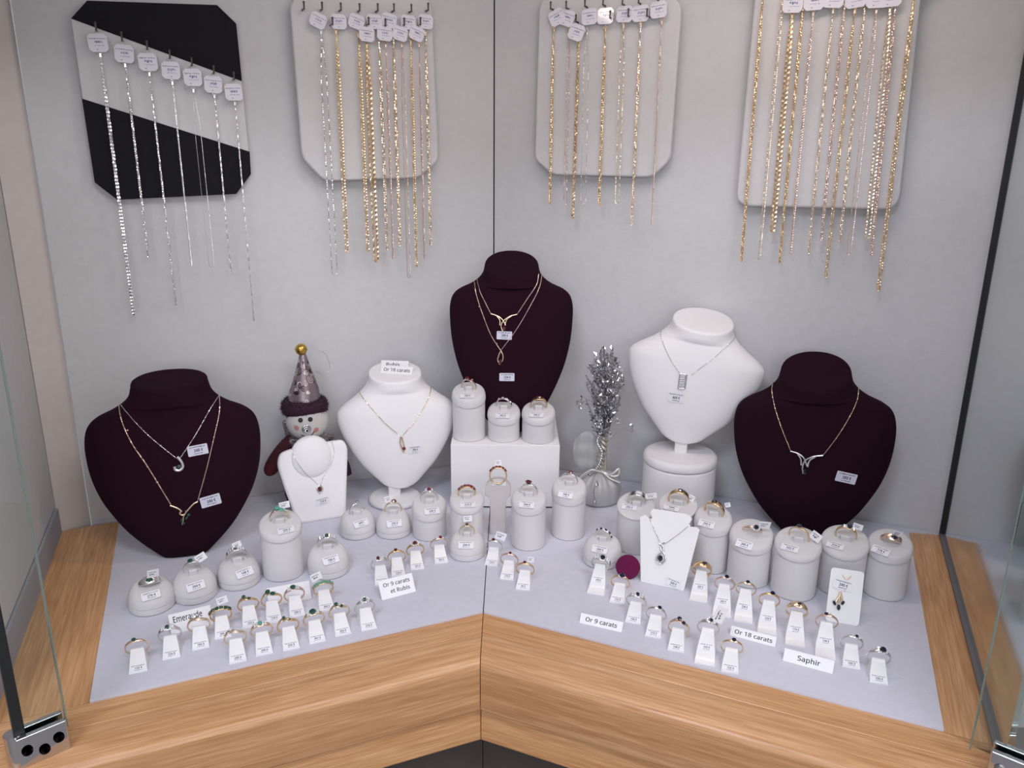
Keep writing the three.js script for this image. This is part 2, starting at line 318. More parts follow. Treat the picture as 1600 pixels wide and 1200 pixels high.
// rails: a profile (s outward, y) swept along the front line, mitred at the seam
function rail(dir, nrm, prof, len, name, mat = M.oak, tone = 0) {
  const n = prof.length, pos = [], uv = [], idx = [], ou = rnd(), ov = rnd(); let acc = 0;
  const g0 = dir.x < 0 ? -0.00035 : 0.00035;
  prof.forEach(([s, y], i) => {
    if (i) acc += Math.hypot(s - prof[i - 1][0], y - prof[i - 1][1]);
    const base = FA.clone().addScaledVector(nrm, s), t0 = (XS + g0 - base.x) / dir.x;
    for (const t of [t0, len]) { const p = rel(base.clone().addScaledVector(dir, t)); pos.push(p.x, y, p.z); uv.push(t + ou, acc + ov); }
  });
  for (let i = 0; i < n - 1; i++) { const a = 2 * i, b = 2 * i + 1, c = 2 * i + 2, d = 2 * i + 3; if (dir.x < 0) idx.push(a, b, c, b, d, c); else idx.push(a, c, b, b, c, d); }
  let g = new THREE.BufferGeometry(); g.setAttribute('position', new THREE.Float32BufferAttribute(pos, 3)); g.setAttribute('uv', new THREE.Float32BufferAttribute(uv, 2)); g.setIndex(idx);
  // mitre and end caps
  const capShape = (k) => { const pts = prof.map((_, i) => V(pos[(2 * i + k) * 3], pos[(2 * i + k) * 3 + 1], pos[(2 * i + k) * 3 + 2])); const tri = THREE.ShapeUtils.triangulateShape(prof.map(([s, y]) => new THREE.Vector2(s, y)), []); const cg = []; tri.forEach((f) => f.forEach((i) => cg.push(pts[i].x, pts[i].y, pts[i].z))); const q = new THREE.BufferGeometry(); q.setAttribute('position', new THREE.Float32BufferAttribute(cg, 3)); q.setAttribute('uv', new THREE.Float32BufferAttribute(new Float32Array(cg.length / 3 * 2), 2)); q.computeVertexNormals(); return q; };
  g = toCreasedNormals(g, 0.6);
  return mesh(name, merge([g, capShape(0), capShape(1)]), mat, counter);
}
const arc = (cx0, cy0, r, a0, a1, n) => Array.from({ length: n + 1 }, (_, i) => { const a = a0 + (a1 - a0) * i / n; return [cx0 + r * Math.cos(a), cy0 + r * Math.sin(a)]; });
const inner = [[0.0005, -0.02], [0.0005, -0.002], [0.0295, -0.002], [0.0299, -0.0024], [0.0299, -0.02], [0.0005, -0.02]];
const outer = [[0.0301, -0.02], [0.0301, -0.0030], [0.0304, -0.0026], ...arc(0.0644, -0.0108, 0.008, Math.PI / 2, 0, 7), [0.0724, -0.054], ...arc(0.0704, -0.054, 0.002, 0, -Math.PI / 2, 3), [0.0303, -0.056], [0.0303, -0.02]];
const lower = [[0.03, -0.0565], [0.0605, -0.0565], [0.0605, -0.0585], [0.0625, -0.0665], [0.0635, -0.0700], [0.0635, -0.096], [0.0620, -0.098], [0.03, -0.098], [0.03, -0.0565]];
for (const [d, n, len] of [[dL, nLf, 0.62], [dR, nRf, 0.62]]) {
  rail(d, n, inner, len, 'inner_rail'); rail(d, n, outer, len, 'outer_rail', M.oakShaded); rail(d, n, lower, len, 'lower_board');
  rail(d, n, [[-0.02, -0.098], [0.045, -0.098], [0.045, -0.104], [0.02, -0.106], [0.02, -0.84], [-0.02, -0.84], [-0.02, -0.098]], len, 'plinth', M.darkTrim);
}
partNames(counter);

// ---------------------------------------------------------------- chain boards on the walls
const SIDE = { L: { n: NL, yaw: YL, p: K }, R: { n: NR, yaw: YR, p: K } };
const wallPt = (side, px, py, d = 0) => onPlane(px, py, off(SIDE[side].p, SIDE[side].n, d), SIDE[side].n);
function chainBoard(side, outline, back, depth, label, bevel, hooks, rounded = 0) {
  const face = back + depth;
  const c = outline.reduce((a, [x, y]) => a.add(wallPt(side, x, y, face)), V()).multiplyScalar(1 / outline.length);
  const g = thing('chain_board', label, 'display board', off(c, SIDE[side].n, -face), SIDE[side].yaw);
  g.updateWorldMatrix(true, true);
  const loc = (px, py) => g.worldToLocal(wallPt(side, px, py, face));
  const shapeOf = (pts, r) => {
    const q = pts.map(([x, y]) => { const p = loc(x, y); return new THREE.Vector2(p.x, p.y); }); const sh = new THREE.Shape(); const n = q.length;
    for (let i = 0; i < n; i++) { const a = q[(i + n - 1) % n], b = q[i], d = q[(i + 1) % n]; const u = a.clone().sub(b), w = d.clone().sub(b); const rr0 = Math.min(r, u.length() / 2.2, w.length() / 2.2); const p1 = b.clone().addScaledVector(u.normalize(), rr0), p2 = b.clone().addScaledVector(w.normalize(), rr0); if (i) sh.lineTo(p1.x, p1.y); else sh.moveTo(p1.x, p1.y); sh.quadraticCurveTo(b.x, b.y, p2.x, p2.y); }
    sh.closePath(); return sh;
  };
  const bd = new THREE.ExtrudeGeometry(shapeOf(outline, rounded || 0.0015), { depth: depth - 2 * bevel, bevelEnabled: true, bevelThickness: bevel, bevelSize: bevel, bevelOffset: -bevel, bevelSegments: 3, curveSegments: 8 });
  mesh('panel', uvBox(bd.translate(0, 0, back + bevel)), M.panelWhite, g);
  const hg = merge([place(new THREE.CylinderGeometry(0.0011, 0.0011, 0.014, 8), 0, 0, 0.007, Math.PI / 2), place(new THREE.CylinderGeometry(0.0011, 0.0009, 0.007, 8), 0, 0.003, 0.0135), place(new THREE.SphereGeometry(0.0014, 8, 6), 0, 0.0068, 0.0135)]);
  for (const [x, y] of hooks) { const p = loc(x, y); const h = mesh('hook', hg, M.nail, g); h.position.set(p.x, p.y, face - 0.0005); }
  return { g, shapeOf, face };
}

// ---------------------------------------------------------------- chains
function resample(pts, step) {
  const out = [pts[0].clone()]; let carry = 0;
  for (let i = 1; i < pts.length; i++) {
    const a = pts[i - 1], b = pts[i], L = a.distanceTo(b); let t = step - carry;
    while (t <= L) { out.push(a.clone().lerp(b, t / L)); t += step; }
    carry = L - (t - step);
  }
  return out;
}
function linkGeo(pts, r, style, ref = V(0, 0, 1)) {   // a run of metal links along a path, faceted so that it glints
  const pitch = style === 'rope' ? r * 1.5 : style === 'fine' ? r * 1.9 : r * 1.7;
  const s = resample(pts, pitch), n = s.length, pos = [];
  const ring = [];
  for (let i = 0; i < n; i++) {
    const T = s[Math.min(n - 1, i + 1)].clone().sub(s[Math.max(0, i - 1)]).normalize(); const B = T.clone().cross(ref).normalize(), N = B.clone().cross(T);
    const even = i % 2; const a0 = style === 'rope' ? i * 0.9 : even ? Math.PI / 4 : 0;
    const k = style === 'rope' ? (even ? 1.08 : 0.78) : style === 'curb' ? (even ? 1.15 : 0.55) : (even ? 1 : 0.75);
    const ex = style === 'curb' ? [1.1, 0.7] : [1, 1]; const jit = rr(-0.25, 0.25);
    ring.push([0, 1, 2, 3].map((j) => { const a = a0 + jit + j * Math.PI / 2; return s[i].clone().addScaledVector(B, Math.cos(a) * r * k * ex[0]).addScaledVector(N, Math.sin(a) * r * k * ex[1]); }));
  }
  const tri = (a, b, c) => pos.push(a.x, a.y, a.z, b.x, b.y, b.z, c.x, c.y, c.z);
  for (let i = 0; i < n - 1; i++) for (let j = 0; j < 4; j++) { const a = ring[i][j], b = ring[i][(j + 1) % 4], c = ring[i + 1][j], d = ring[i + 1][(j + 1) % 4]; tri(a, c, b); tri(b, c, d); }
  const g = new THREE.BufferGeometry(); g.setAttribute('position', new THREE.Float32BufferAttribute(pos, 3)); g.computeVertexNormals(); return g;
}
const tagRects = Array.from({ length: 6 }, () => tagCell());
function hangChain(side, face, c, label, group) {
  // c: hook, tag [x, y, roll], top, bottom, r (mm), gap (mm), metal, style
  const d = face + 0.0065, P = (x, y, dd = d) => wallPt(side, x, y, dd);
  const g = thing('necklace_chain', label, 'chain', P(c.hook[0], c.hook[1], d), SIDE[side].yaw, group);
  g.updateWorldMatrix(true, true); const loc = (v) => g.worldToLocal(v.clone());
  const a = loc(P(...c.top)), b = loc(P(...c.bottom)), h = c.gap / 2000, r = c.r * 0.74 / 1000;
  const L = a.y - b.y, pts = [];
  const at = (t, s) => { const k = Math.min(1, t * 5) * h; const w = s * k; return V(a.x + (b.x - a.x) * t + w, a.y + (b.y - a.y) * t, 0.0012 * s * 0 + (t > 0 ? 0 : 0)); };
  for (let i = 0; i <= 10; i++) pts.push(at(i / 10 * (1 - h / L), -1));
  for (let i = 1; i < 6; i++) { const q = Math.PI * i / 6; pts.push(V(b.x - h * Math.cos(q), b.y + h * 0.9 - h * Math.sin(q), 0)); }
  for (let i = 10; i >= 0; i--) pts.push(at(i / 10 * (1 - h / L), 1));
  if (c.gap < c.r * 2.6) { // two strands lying against each other
    for (const p of pts) p.z += 0;
  }
  mesh('links', linkGeo(pts, r, c.style), metals[c.metal], g);
  mesh('clasp', merge([place(new THREE.TorusGeometry(0.0018, 0.0005, 6, 12), a.x, a.y - 0.001, 0), place(rbox(0.003, 0.005, 0.002, 0.0008), a.x, a.y - 0.004, 0)]), metals[c.metal], g);
  const hang = [V(0, 0.001, -0.0012), V(a.x * 0.3, a.y * 0.5, 0.001), V(a.x, a.y, 0)];
  mesh('thread', tube(hang, 0.00035, 8, 5), M.paper, g);
  if (c.tag) {
    const t = mesh('price_tag', labelGeo(c.tw ?? 0.0190, c.th ?? 0.0185, 0.0004, tagRects[Math.floor(rnd() * 6)], 0.003), c.bright ? M.glossTag : M.print, g);
    t.position.copy(loc(P(c.tag[0], c.tag[1], d + 0.002))); t.rotation.z = THREE.MathUtils.degToRad(c.tag[2] ?? 0);
    t.rotation.x = c.tip ?? -0.12; t.position.z += (c.lift ?? 0);
  }
  partNames(g); return g;
}
M.glossTag = phy([0.98, 0.98, 0.98], { map: sheetTex, roughness: 0.12, clearcoat: 1, clearcoatRoughness: 0.05 });

const ORD = ['first', 'second', 'third', 'fourth', 'fifth', 'sixth', 'seventh', 'eighth', 'ninth', 'tenth', 'eleventh', 'twelfth', 'thirteenth'];
// board 1: black and white, thin
{
  const out = [[136, 1], [339, 8], [369, 37], [392, 272], [369, 303], [183, 312], [148, 285], [111, 29]];
  const hooks = [[151, 49], [191, 64], [230, 77], [265, 91], [299, 103], [333, 115], [364, 125]];
  const B = chainBoard('L', out, 0.004, 0.006, 'octagonal white chain board with two slanted black felt bands', 0.0008, hooks);
  for (const poly of [[[136, 1], [339, 8], [369, 37], [378, 127], [111, 29]], [[128, 154], [390, 237], [392, 272], [369, 303], [183, 312], [148, 285]]])
    mesh('felt_band', new THREE.ExtrudeGeometry(B.shapeOf(poly, 0.0005), { depth: 0.0009, bevelEnabled: false }).translate(0, 0, B.face - 0.0002), M.felt, B.g);
  partNames(B.g);
  const tags = [[153, 67, 3], [194, 84, -4], [231, 97, 2], [267, 110, -2], [301, 121, 1], [333, 132, -3], [365, 144, 2]];
  const top = [[156, 80], [195, 96], [233, 110], [269, 124], [302, 136], [335, 145], [367, 156]];
  const bot = [[209, 492], [232, 403], [275, 477], [299, 415], [331, 417], [361, 429], [397, 503]];
  const rad = [1.5, 1.1, 1.0, 0.7, 0.42, 0.8, 0.7], gaps = [1.6, 1.2, 1.0, 0.8, 6.0, 0.9, 0.8], sty = ['curb', 'rope', 'rope', 'fine', 'fine', 'rope', 'rope'];
  const what = ['thick silver chain, the heaviest', 'medium silver rope chain, second from the slanted end', 'long twisted silver chain, third along', 'fine silver chain, the middle one', 'pair of hair thin silver strands hanging apart', 'short plain silver chain, second last', 'long thin silver chain, lowest tag and last'];
  hooks.forEach((h, i) => hangChain('L', B.face, { hook: h, tag: tags[i], top: top[i], bottom: bot[i], r: rad[i], gap: gaps[i], metal: 'silver', style: sty[i] }, `${what[i]} on the black and white board`, 'silver chains on the black and white board'));
}
// board 2: white, beside the seam
{
  const out = [[480, -20], [652, -20], [675, 5], [686, 250], [655, 278], [507, 283], [472, 246], [453, 5]];
  const hooks = [[472, 16], [500, 17], [529, 18], [558, 19], [586, 19], [611, 19], [638, 20], [664, 18], [516, 40], [572, 40], [598, 42], [627, 41], [652, 40]];
  const B = chainBoard('L', out, 0.008, 0.010, 'white cloth octagonal chain board between the black board and the wall seam', 0.0025, hooks, 0.009);
  partNames(B.g);
  const C = [
    { hook: [500, 17], tag: [497, 32, -24], top: [502, 45], bottom: [523, 429], r: 1.0, gap: 6.5, metal: 'silver', style: 'rope', t: 'the only silver chain, two glittering strands,' },
    { hook: [529, 18], tag: [529, 34, 0], top: [525, 45], bottom: [542, 394], r: 1.5, gap: 2.8, metal: 'gold', style: 'curb', t: 'thick gold chain next to the silver one' },
    { hook: [558, 19], tag: [557, 34, -18], top: [560, 50], bottom: [575, 393], r: 1.4, gap: 2.2, metal: 'gold', style: 'curb', t: 'gold chain just before the heaviest one,' },
    { hook: [572, 40], tag: [572, 54, -4], top: [573, 68], bottom: [588, 409], r: 2.3, gap: 4.6, metal: 'gold', style: 'curb', t: 'heaviest gold chain, with large sparkling links,' },
    { hook: [586, 19], tag: [585, 34, 2], top: [592, 50], bottom: [605, 390], r: 1.2, gap: 2.0, metal: 'pale', style: 'rope', t: 'gold rope chain just after the heaviest one,' },
    { hook: [598, 42], tag: [600, 53, -3], top: [603, 66], bottom: [614, 405], r: 0.9, gap: 1.4, metal: 'rose', style: 'fine', t: 'plain thin rose chain, fifth gold coloured one,' },
    { hook: [611, 19], tag: [608, 32, -10], top: [614, 48], bottom: [625, 384], r: 1.5, gap: 1.8, metal: 'pale', style: 'rope', t: 'bright sparkling gold chain with a twisted surface' },
    { hook: [627, 41], tag: [624, 53, -14], top: [628, 66], bottom: [639, 434], r: 0.75, gap: 4.0, metal: 'rose', style: 'fine', t: 'longest chain, two pale rose strands,' },
    { hook: [638, 20], tag: [638, 35, -3], top: [642, 60], bottom: [651, 417], r: 1.25, gap: 1.8, metal: 'gold', style: 'curb', t: 'long gold chain, third from the seam,' },
    { hook: [652, 40], tag: [650, 53, -20], top: [655, 66], bottom: [663, 405], r: 0.85, gap: 1.3, metal: 'rose', style: 'fine', t: 'thin rose gold chain, second from the seam,' },
    { hook: [664, 18], tag: [665, 34, -5], top: [665, 48], bottom: [673, 384], r: 1.2, gap: 1.8, metal: 'pale', style: 'rope', t: 'gold chain at the end nearest the seam' },
  ];
  C.forEach((c) => { c.tw = 0.0185; c.th = 0.0165; c.lift = c.hook[1] > 30 ? 0.003 : 0; hangChain('L', B.face, c, `${c.t} on the white octagonal board`, 'chains on the white octagonal board'); });
}
// board 3: white, first on the other wall
{
  const out = [[872, -24], [1032, -24], [1065, 8], [1047, 250], [1018, 277], [863, 273], [835, 249], [842, 5]];
  const hooks = [[866, 16], [890, 15], [919, 12], [947, 10], [977, 9], [1002, 7], [1030, 1], [905, 36], [958, 30], [986, 27], [1015, 27]];
  const B = chainBoard('R', out, 0.006, 0.010, 'white cloth chain board with clipped corners above the tinsel tree', 0.0025, hooks, 0.009);
  partNames(B.g);
  const C = [
    { hook: [866, 16], tag: [870, 27, 26], top: [865, 42], bottom: [859, 319], r: 1.15, gap: 1.6, metal: 'gold', style: 'rope', t: 'first gold rope chain' },
    { hook: [890, 15], tag: [886, 28, -20], top: [889, 42], bottom: [883, 320], r: 0.7, gap: 3.4, metal: 'rose', style: 'fine', t: 'pale double rose chain' },
    { hook: [905, 36], tag: [902, 51, -20], top: [904, 66], bottom: [895, 342], r: 1.7, gap: 1.5, metal: 'gold', style: 'curb', t: 'thickest gold chain on a lower hook' },
    { hook: [919, 12], tag: [921, 26, 4], top: [917, 47], bottom: [911, 318], r: 0.55, gap: 6.5, metal: 'silver', style: 'fine', t: 'very fine silver chain in two strands' },
    { hook: [947, 10], tag: [946, 25, 0], top: [946, 42], bottom: [936, 321], r: 1.2, gap: 1.6, metal: 'gold', style: 'rope', bright: true, t: 'gold chain under the glaring tag' },
    { hook: [977, 9], tag: [976, 22, -2], top: [974, 36], bottom: [964, 318], r: 0.9, gap: 5.0, metal: 'pale', style: 'rope', t: 'gold chain hanging as a narrow loop' },
    { hook: [1002, 7], tag: [1001, 21, 2], top: [1001, 35], bottom: [987, 352], r: 1.1, gap: 1.4, metal: 'pale', style: 'rope', t: 'long gold chain, second last' },
    { hook: [1030, 1], tag: [1029, 15, 5], top: [1034, 30], bottom: [1018, 352], r: 0.65, gap: 0.9, metal: 'rose', style: 'fine', t: 'long hair thin rose chain, last' },
  ];
  C.forEach((c) => { c.tw = 0.0195; c.th = 0.0185; c.lift = c.hook[1] > 30 ? 0.003 : 0; hangChain('R', B.face, c, `${c.t} on the clipped white board above the tinsel tree`, 'chains on the board above the tinsel tree'); });
}
// board 4: white, rounded, beside the mirror; its upper edge is above the picture
{
  const out = [[1184, -60], [1445, -60], [1404, 328], [1149, 322]];
  const tops = [[1194, -26], [1225, -26], [1238, 20], [1258, -26], [1271, 16], [1302, 12], [1323, -26], [1336, 12], [1355, -26], [1370, 12], [1391, 10], [1402, -20], [1431, -26]];
  const bots = [[1158, 409], [1186, 405], [1207, 362], [1218, 411], [1235, 396], [1263, 398], [1283, 376], [1290, 435], [1312, 379], [1326, 398], [1355, 372], [1361, 400], [1372, 454]];
  const hooks = tops.map(([x, y]) => [x + 2, y - 24]);
  const B = chainBoard('R', out, 0.006, 0.011, 'large white cloth chain board with rounded corners beside the mirror', 0.003, hooks, 0.018);
  partNames(B.g);
  const w = [1.2, 0.8, 2.1, 1.2, 1.0, 0.9, 1.1, 1.1, 1.0, 0.8, 1.6, 1.2, 1.4], gp = [1.6, 2.2, 3.6, 1.5, 1.4, 1.4, 1.6, 2.0, 1.5, 4.2, 4.0, 1.6, 2.4];
  const mt = ['gold', 'pale', 'gold', 'gold', 'rose', 'pale', 'rose', 'gold', 'pale', 'rose', 'pale', 'rose', 'gold'], st = ['rope', 'fine', 'curb', 'rope', 'fine', 'rope', 'rope', 'rope', 'rope', 'fine', 'curb', 'rope', 'rope'];
  const t = ['gold rope chain at the edge away from the mirror', 'pale thin gold chain, second along', 'thick gold link chain, the shortest', 'gold chain just after the thick link chain', 'plain rose gold chain, fifth along', 'sparkling thin gold chain, sixth along', 'rose gold chain, seventh along', 'long gold chain in the middle, reaching below its neighbours,', 'fine gold chain, ninth along', 'mauve rose chain with two strands apart', 'wide pale gold chain, third from the mirror', 'rose gold chain, second from the mirror', 'longest gold chain, nearest the mirror'];
  tops.forEach((p, i) => hangChain('R', B.face, { hook: hooks[i], tag: [p[0] + 1, p[1] - 14, rr(-8, 8)], top: p, bottom: bots[i], r: w[i], gap: gp[i], metal: mt[i], style: st[i], tw: 0.021, bright: i === 7 }, `${t[i]} on the large rounded board`, 'chains on the large rounded board'));
}

// ---------------------------------------------------------------- necklace busts
const BURG = [[-1.36, 0.24, 0.09, 0.10, 0], [-1.31, 0.31, 0.12, 0.11, 0], [-1.1, 0.53, 0.20, 0.13, 0], [-0.9, 0.69, 0.26, 0.14, 0], [-0.6, 0.865, 0.31, 0.15, 0], [-0.3, 0.965, 0.34, 0.15, 0], [0, 1, 0.36, 0.15, 0], [0.2, 0.985, 0.36, 0.15, 0], [0.33, 0.93, 0.36, 0.16, 0.02], [0.42, 0.82, 0.36, 0.18, 0.08], [0.49, 0.66, 0.355, 0.22, 0.2], [0.56, 0.54, 0.40, 0.31, 0.34], [0.64, 0.47, 0.41, 0.37, 0.45], [0.76, 0.435, 0.42, 0.41, 0.5]];
const PALE = [[-1.30, 0.13, 0.07, 0.06, 0], [-1.23, 0.27, 0.10, 0.08, 0], [-1.08, 0.42, 0.16, 0.10, 0], [-0.83, 0.645, 0.24, 0.12, 0], [-0.49, 0.85, 0.31, 0.13, 0], [-0.2, 0.965, 0.35, 0.14, 0], [0, 1, 0.37, 0.14, 0], [0.1, 0.965, 0.37, 0.15, 0], [0.2, 0.86, 0.37, 0.17, 0.04], [0.31, 0.70, 0.365, 0.2, 0.12], [0.41, 0.575, 0.36, 0.24, 0.26], [0.49, 0.50, 0.38, 0.32, 0.4], [0.57, 0.455, 0.40, 0.37, 0.48], [0.66, 0.44, 0.41, 0.40, 0.5]];
function bustGeo(rows0, hw, vs, kTop = 0.5, vl = 1) {
  const rows = rows0.map(([t, a, f, b, k]) => [t < 0 ? t * vl : t, a, f, b, k * kTop / 0.5]);
  const N = 56, R = 64, pos = [], idx = [], uv = [];
  const curve = (c) => { const pts = rows.map((r, i) => V(i, r[c], 0)); return new THREE.CatmullRomCurve3(pts, false, 'centripetal'); };
  const cs = [0, 1, 2, 3, 4].map(curve), list = [];
  for (let i = 0; i <= R; i++) { const t = i / R; list.push(cs.map((c) => c.getPoint(t).y)); }
  const top = list[list.length - 1];
  // rounded rim and slightly dished cap
  for (const [dy, k] of [[0.014, 1.0], [0.03, 0.985], [0.040, 0.95], [0.042, 0.88], [0.038, 0.6], [0.036, 0.3]]) list.push([top[0] + dy, top[1] * k, top[2] * k, top[3] * k, top[4]]);
  const t0 = rows[0][0];
  list.forEach(([t, a, f, b, k]) => {
    for (let j = 0; j < N; j++) {
      const ph = j / N * Math.PI * 2, c = Math.cos(ph), s = Math.sin(ph);
      const x = a * Math.sign(c) * Math.abs(c) ** 0.92, z = s >= 0 ? f * Math.abs(s) ** 0.85 : -b * Math.abs(s);
      pos.push(x * hw, ((t - t0) * vs - k * z) * hw, z * hw); uv.push(ph * a * hw, t * hw);
    }
  });
  const n = list.length;
  for (let i = 0; i < n - 1; i++) for (let j = 0; j < N; j++) { const a = i * N + j, b = i * N + (j + 1) % N, c = a + N, d = b + N; idx.push(a, c, b, b, c, d); }
  for (const [i, flip] of [[0, 0], [n - 1, 1]]) {
    const l = list[i]; const ci = pos.length / 3; const k = l[4]; let yy = 0; pos.push(0, (l[0] - t0) * vs * hw, 0); uv.push(0, 0);
    for (let j = 0; j < N; j++) { const a = i * N + j, b = i * N + (j + 1) % N; flip ? idx.push(ci, b, a) : idx.push(ci, a, b); }
  }
  const g = new THREE.BufferGeometry(); g.setAttribute('position', new THREE.Float32BufferAttribute(pos, 3)); g.setAttribute('uv', new THREE.Float32BufferAttribute(uv, 2)); g.setIndex(idx); g.computeVertexNormals(); return g;
}
function bust(o) {   // o: rows, at, hwpx, yaw, lean, roll, vs, lift, mat, label
  const mpp = proj(o.at.clone().setY(o.at.y + 0.12))[2] / FOCAL, hw = o.hwpx * mpp;
  const g = thing('necklace_bust', o.label, 'bust', o.at, o.yaw, o.group);
  const t = mesh('torso', bustGeo(o.rows, hw, o.vs, o.k, o.vl), o.mat, g); t.rotation.order = 'ZXY'; t.rotation.x = -o.lean; t.rotation.z = o.roll ?? 0; t.position.set(o.dx ?? 0, o.lift ?? 0, 0);
  if (o.lift) {
    mesh('stem', rbox(0.016, o.lift + 0.03, 0.010, 0.002).translate(0, (o.lift + 0.03) / 2, -0.003), M.leather, g);
    const r = o.baseR; mesh('base', lathe([[0, 0], [r * 0.97, 0], [r, 0.003], [r, o.baseH * 0.55], [r * 0.97, o.baseH * 0.85], [r * 0.88, o.baseH], [0, o.baseH]]), M.leather, g);
  }
  g.userData.torso = undefined; delete g.userData.torso;
  return { g, t, mpp };
}
function trace(obj, pts, lift = 0.0008, sub = 7) {
  const out = []; let last = null;
  const c = pts.length > 2 ? new THREE.CatmullRomCurve3(pts.map(([x, y]) => V(x, y, 0)), false, 'centripetal') : null;
  const n = Math.max(2, (pts.length - 1) * sub);
  for (let i = 0; i <= n; i++) {
    const q = c ? c.getPoint(i / n) : V(pts[0][0], pts[0][1]).lerp(V(pts[1][0], pts[1][1]), i / n);
    const h = hit(obj, q.x, q.y); if (h) out.push(h.p.addScaledVector(h.n, lift));
  }
  return out;
}
function gemGeo(r, n = 8, sx = 1, sy = 1) { return flat(new THREE.LatheGeometry([[0.001, -0.75], [1, 0], [1, 0.12], [0.62, 0.45], [0.001, 0.45]].map(([x, y]) => new THREE.Vector2(x * r, y * r)), n).rotateX(Math.PI / 2).scale(sx, sy, 1)); }
function necklace(b, o, label, group) {   // o: chains, r, metal, bars, barR, barMetal, gems [[x, y, rpx, mat, sx, sy]], extra
  const anchor = hit(b.t, ...o.at), g = thing('necklace', label, 'necklace', anchor.p, b.g.rotation.y, group);
  g.updateWorldMatrix(true, true); const loc = (v) => g.worldToLocal(v.clone()), m = b.mpp;
  const ref = anchor.n.clone().applyQuaternion(g.quaternion.clone().invert());
  mesh('chain', merge(o.chains.map((c) => linkGeo(trace(b.t, c).map(loc), (o.r ?? 0.5) / 1000, o.style ?? 'fine', ref))), metals[o.metal], g);
  if (o.bars) mesh('pendant', merge(o.bars.map((c) => { const p = trace(b.t, c, 0.0016).map(loc); return tube(p, (o.barR ?? 0.9) / 1000, 18, 7); })), metals[o.barMetal ?? o.metal], g);
  (o.gems ?? []).forEach(([x, y, r, mat, sx = 1, sy = 1, rot = 0]) => { const h = hit(b.t, x, y); if (!h) return; const k = mesh('gem', gemGeo(r * m, 8, sx, sy), mat, g); orient(k, h.p.addScaledVector(h.n, 0.0022), h.n, V(0, 1, 0), rot); });
  (o.beads ?? []).forEach(([x, y, r]) => { const h = hit(b.t, x, y); if (!h) return; const k = mesh('bead', new THREE.IcosahedronGeometry(r * m, 1), metals[o.metal], g); k.position.copy(loc(h.p.addScaledVector(h.n, 0.001))); });
  if (o.pave) o.pave(b, g, loc, m);
  return partNames(g);
}
function sticker(obj, parent, px, py, w, h, price, roll = 0, bg = '#dcdcec', name = 'price_label') {
  const q = hit(obj, px, py); if (!q) return;
  const l = mesh(name, labelGeo(w, h, 0.0004, priceCell(price, bg), 0.0007), M.print, parent);
  orient(l, q.p.addScaledVector(q.n, 0.0006), q.n, V(0, 1, 0), roll); return l;
}
const D2R = Math.PI / 180;
// the box in the corner comes first: the middle bust and three ring stands are on it
const boxA = fl(705, 793), boxB = fl(872, 795), boxH = heightAt(boxA, 694.5), boxD = 0.124;
const box = thing('riser_box', 'white cloth covered box riser in the corner carrying three ring stands', 'box', boxA.clone().lerp(boxB, 0.5).add(V(0, 0, -boxD / 2)), 0.004);
{
  const w = boxA.distanceTo(boxB);
  mesh('body', uvBox(rbox(w, boxH - 0.002, boxD, 0.0012).translate(0, (boxH - 0.002) / 2 + 0.002, 0)), M.leather, box);
  mesh('foot', new THREE.BoxGeometry(w - 0.004, 0.003, boxD - 0.004).translate(0, 0.0015, 0), M.black, box);
}
const bLeft = bust({ rows: BURG, at: fl(290, 866), hwpx: 130, yaw: 17 * D2R, lean: 11 * D2R, vs: 1.02, k: 0.24, mat: M.velvet, label: 'burgundy velvet bust with two necklaces, nearest the wooden post' });
const bMid = bust({ rows: BURG, at: fl(798, 673, boxH).setY(S + boxH), hwpx: 97.5, yaw: 1 * D2R, lean: 9 * D2R, vs: 1.0, vl: 1.42, k: 0.58, mat: M.velvet, label: 'burgundy velvet bust standing highest, on the box in the corner' });
const bRight = bust({ rows: BURG, at: fl(1260, 838), hwpx: 120, yaw: -18 * D2R, lean: 6 * D2R, roll: 3 * D2R, vs: 1.0, vl: 1.08, k: 0.5, mat: M.velvet, label: 'burgundy velvet bust with one V necklace, near the mirror' });
const wL = bust({ rows: PALE, at: fl(617, 782), hwpx: 94, yaw: 13 * D2R, lean: 10 * D2R, vs: 1.0, k: 0.36, dx: 0.008, lift: 0.018, baseR: 0.034, baseH: 0.008, mat: M.leather, label: 'white leatherette bust with two text cards on its neck' });
// round plinth under the other white bust
const plB = fl(1056, 806), plH = heightAt(plB, 730);
const plinth = thing('round_plinth', 'white cloth covered round plinth under the white bust beside the tinsel tree', 'plinth', plB.clone().addScaledVector(away(plB), 0.02));
{ const r = 56 * proj(plB)[2] / FOCAL; mesh('drum', uvBox(flat(lathe([[0, 0], [r * 0.98, 0], [r, 0.002], [r, plH - 0.002], [r * 0.985, plH], [0, plH]], 64))), M.leather, plinth); mesh('seam', lathe([[r - 0.0005, 0.004], [r + 0.0006, 0.0045], [r + 0.0006, 0.0055], [r - 0.0005, 0.006]], 64), M.paper, plinth); }
const wR = bust({ rows: PALE, at: plinth.position.clone().setY(S + plH), hwpx: 107, k: 0.40, dx: -0.001, yaw: -15 * D2R, lean: 9 * D2R, roll: -6 * D2R, vs: 0.93, lift: 0.026, baseR: 57 * proj(plB)[2] / FOCAL, baseH: 0.013, mat: M.leather, label: 'white leatherette bust on the round plinth' });

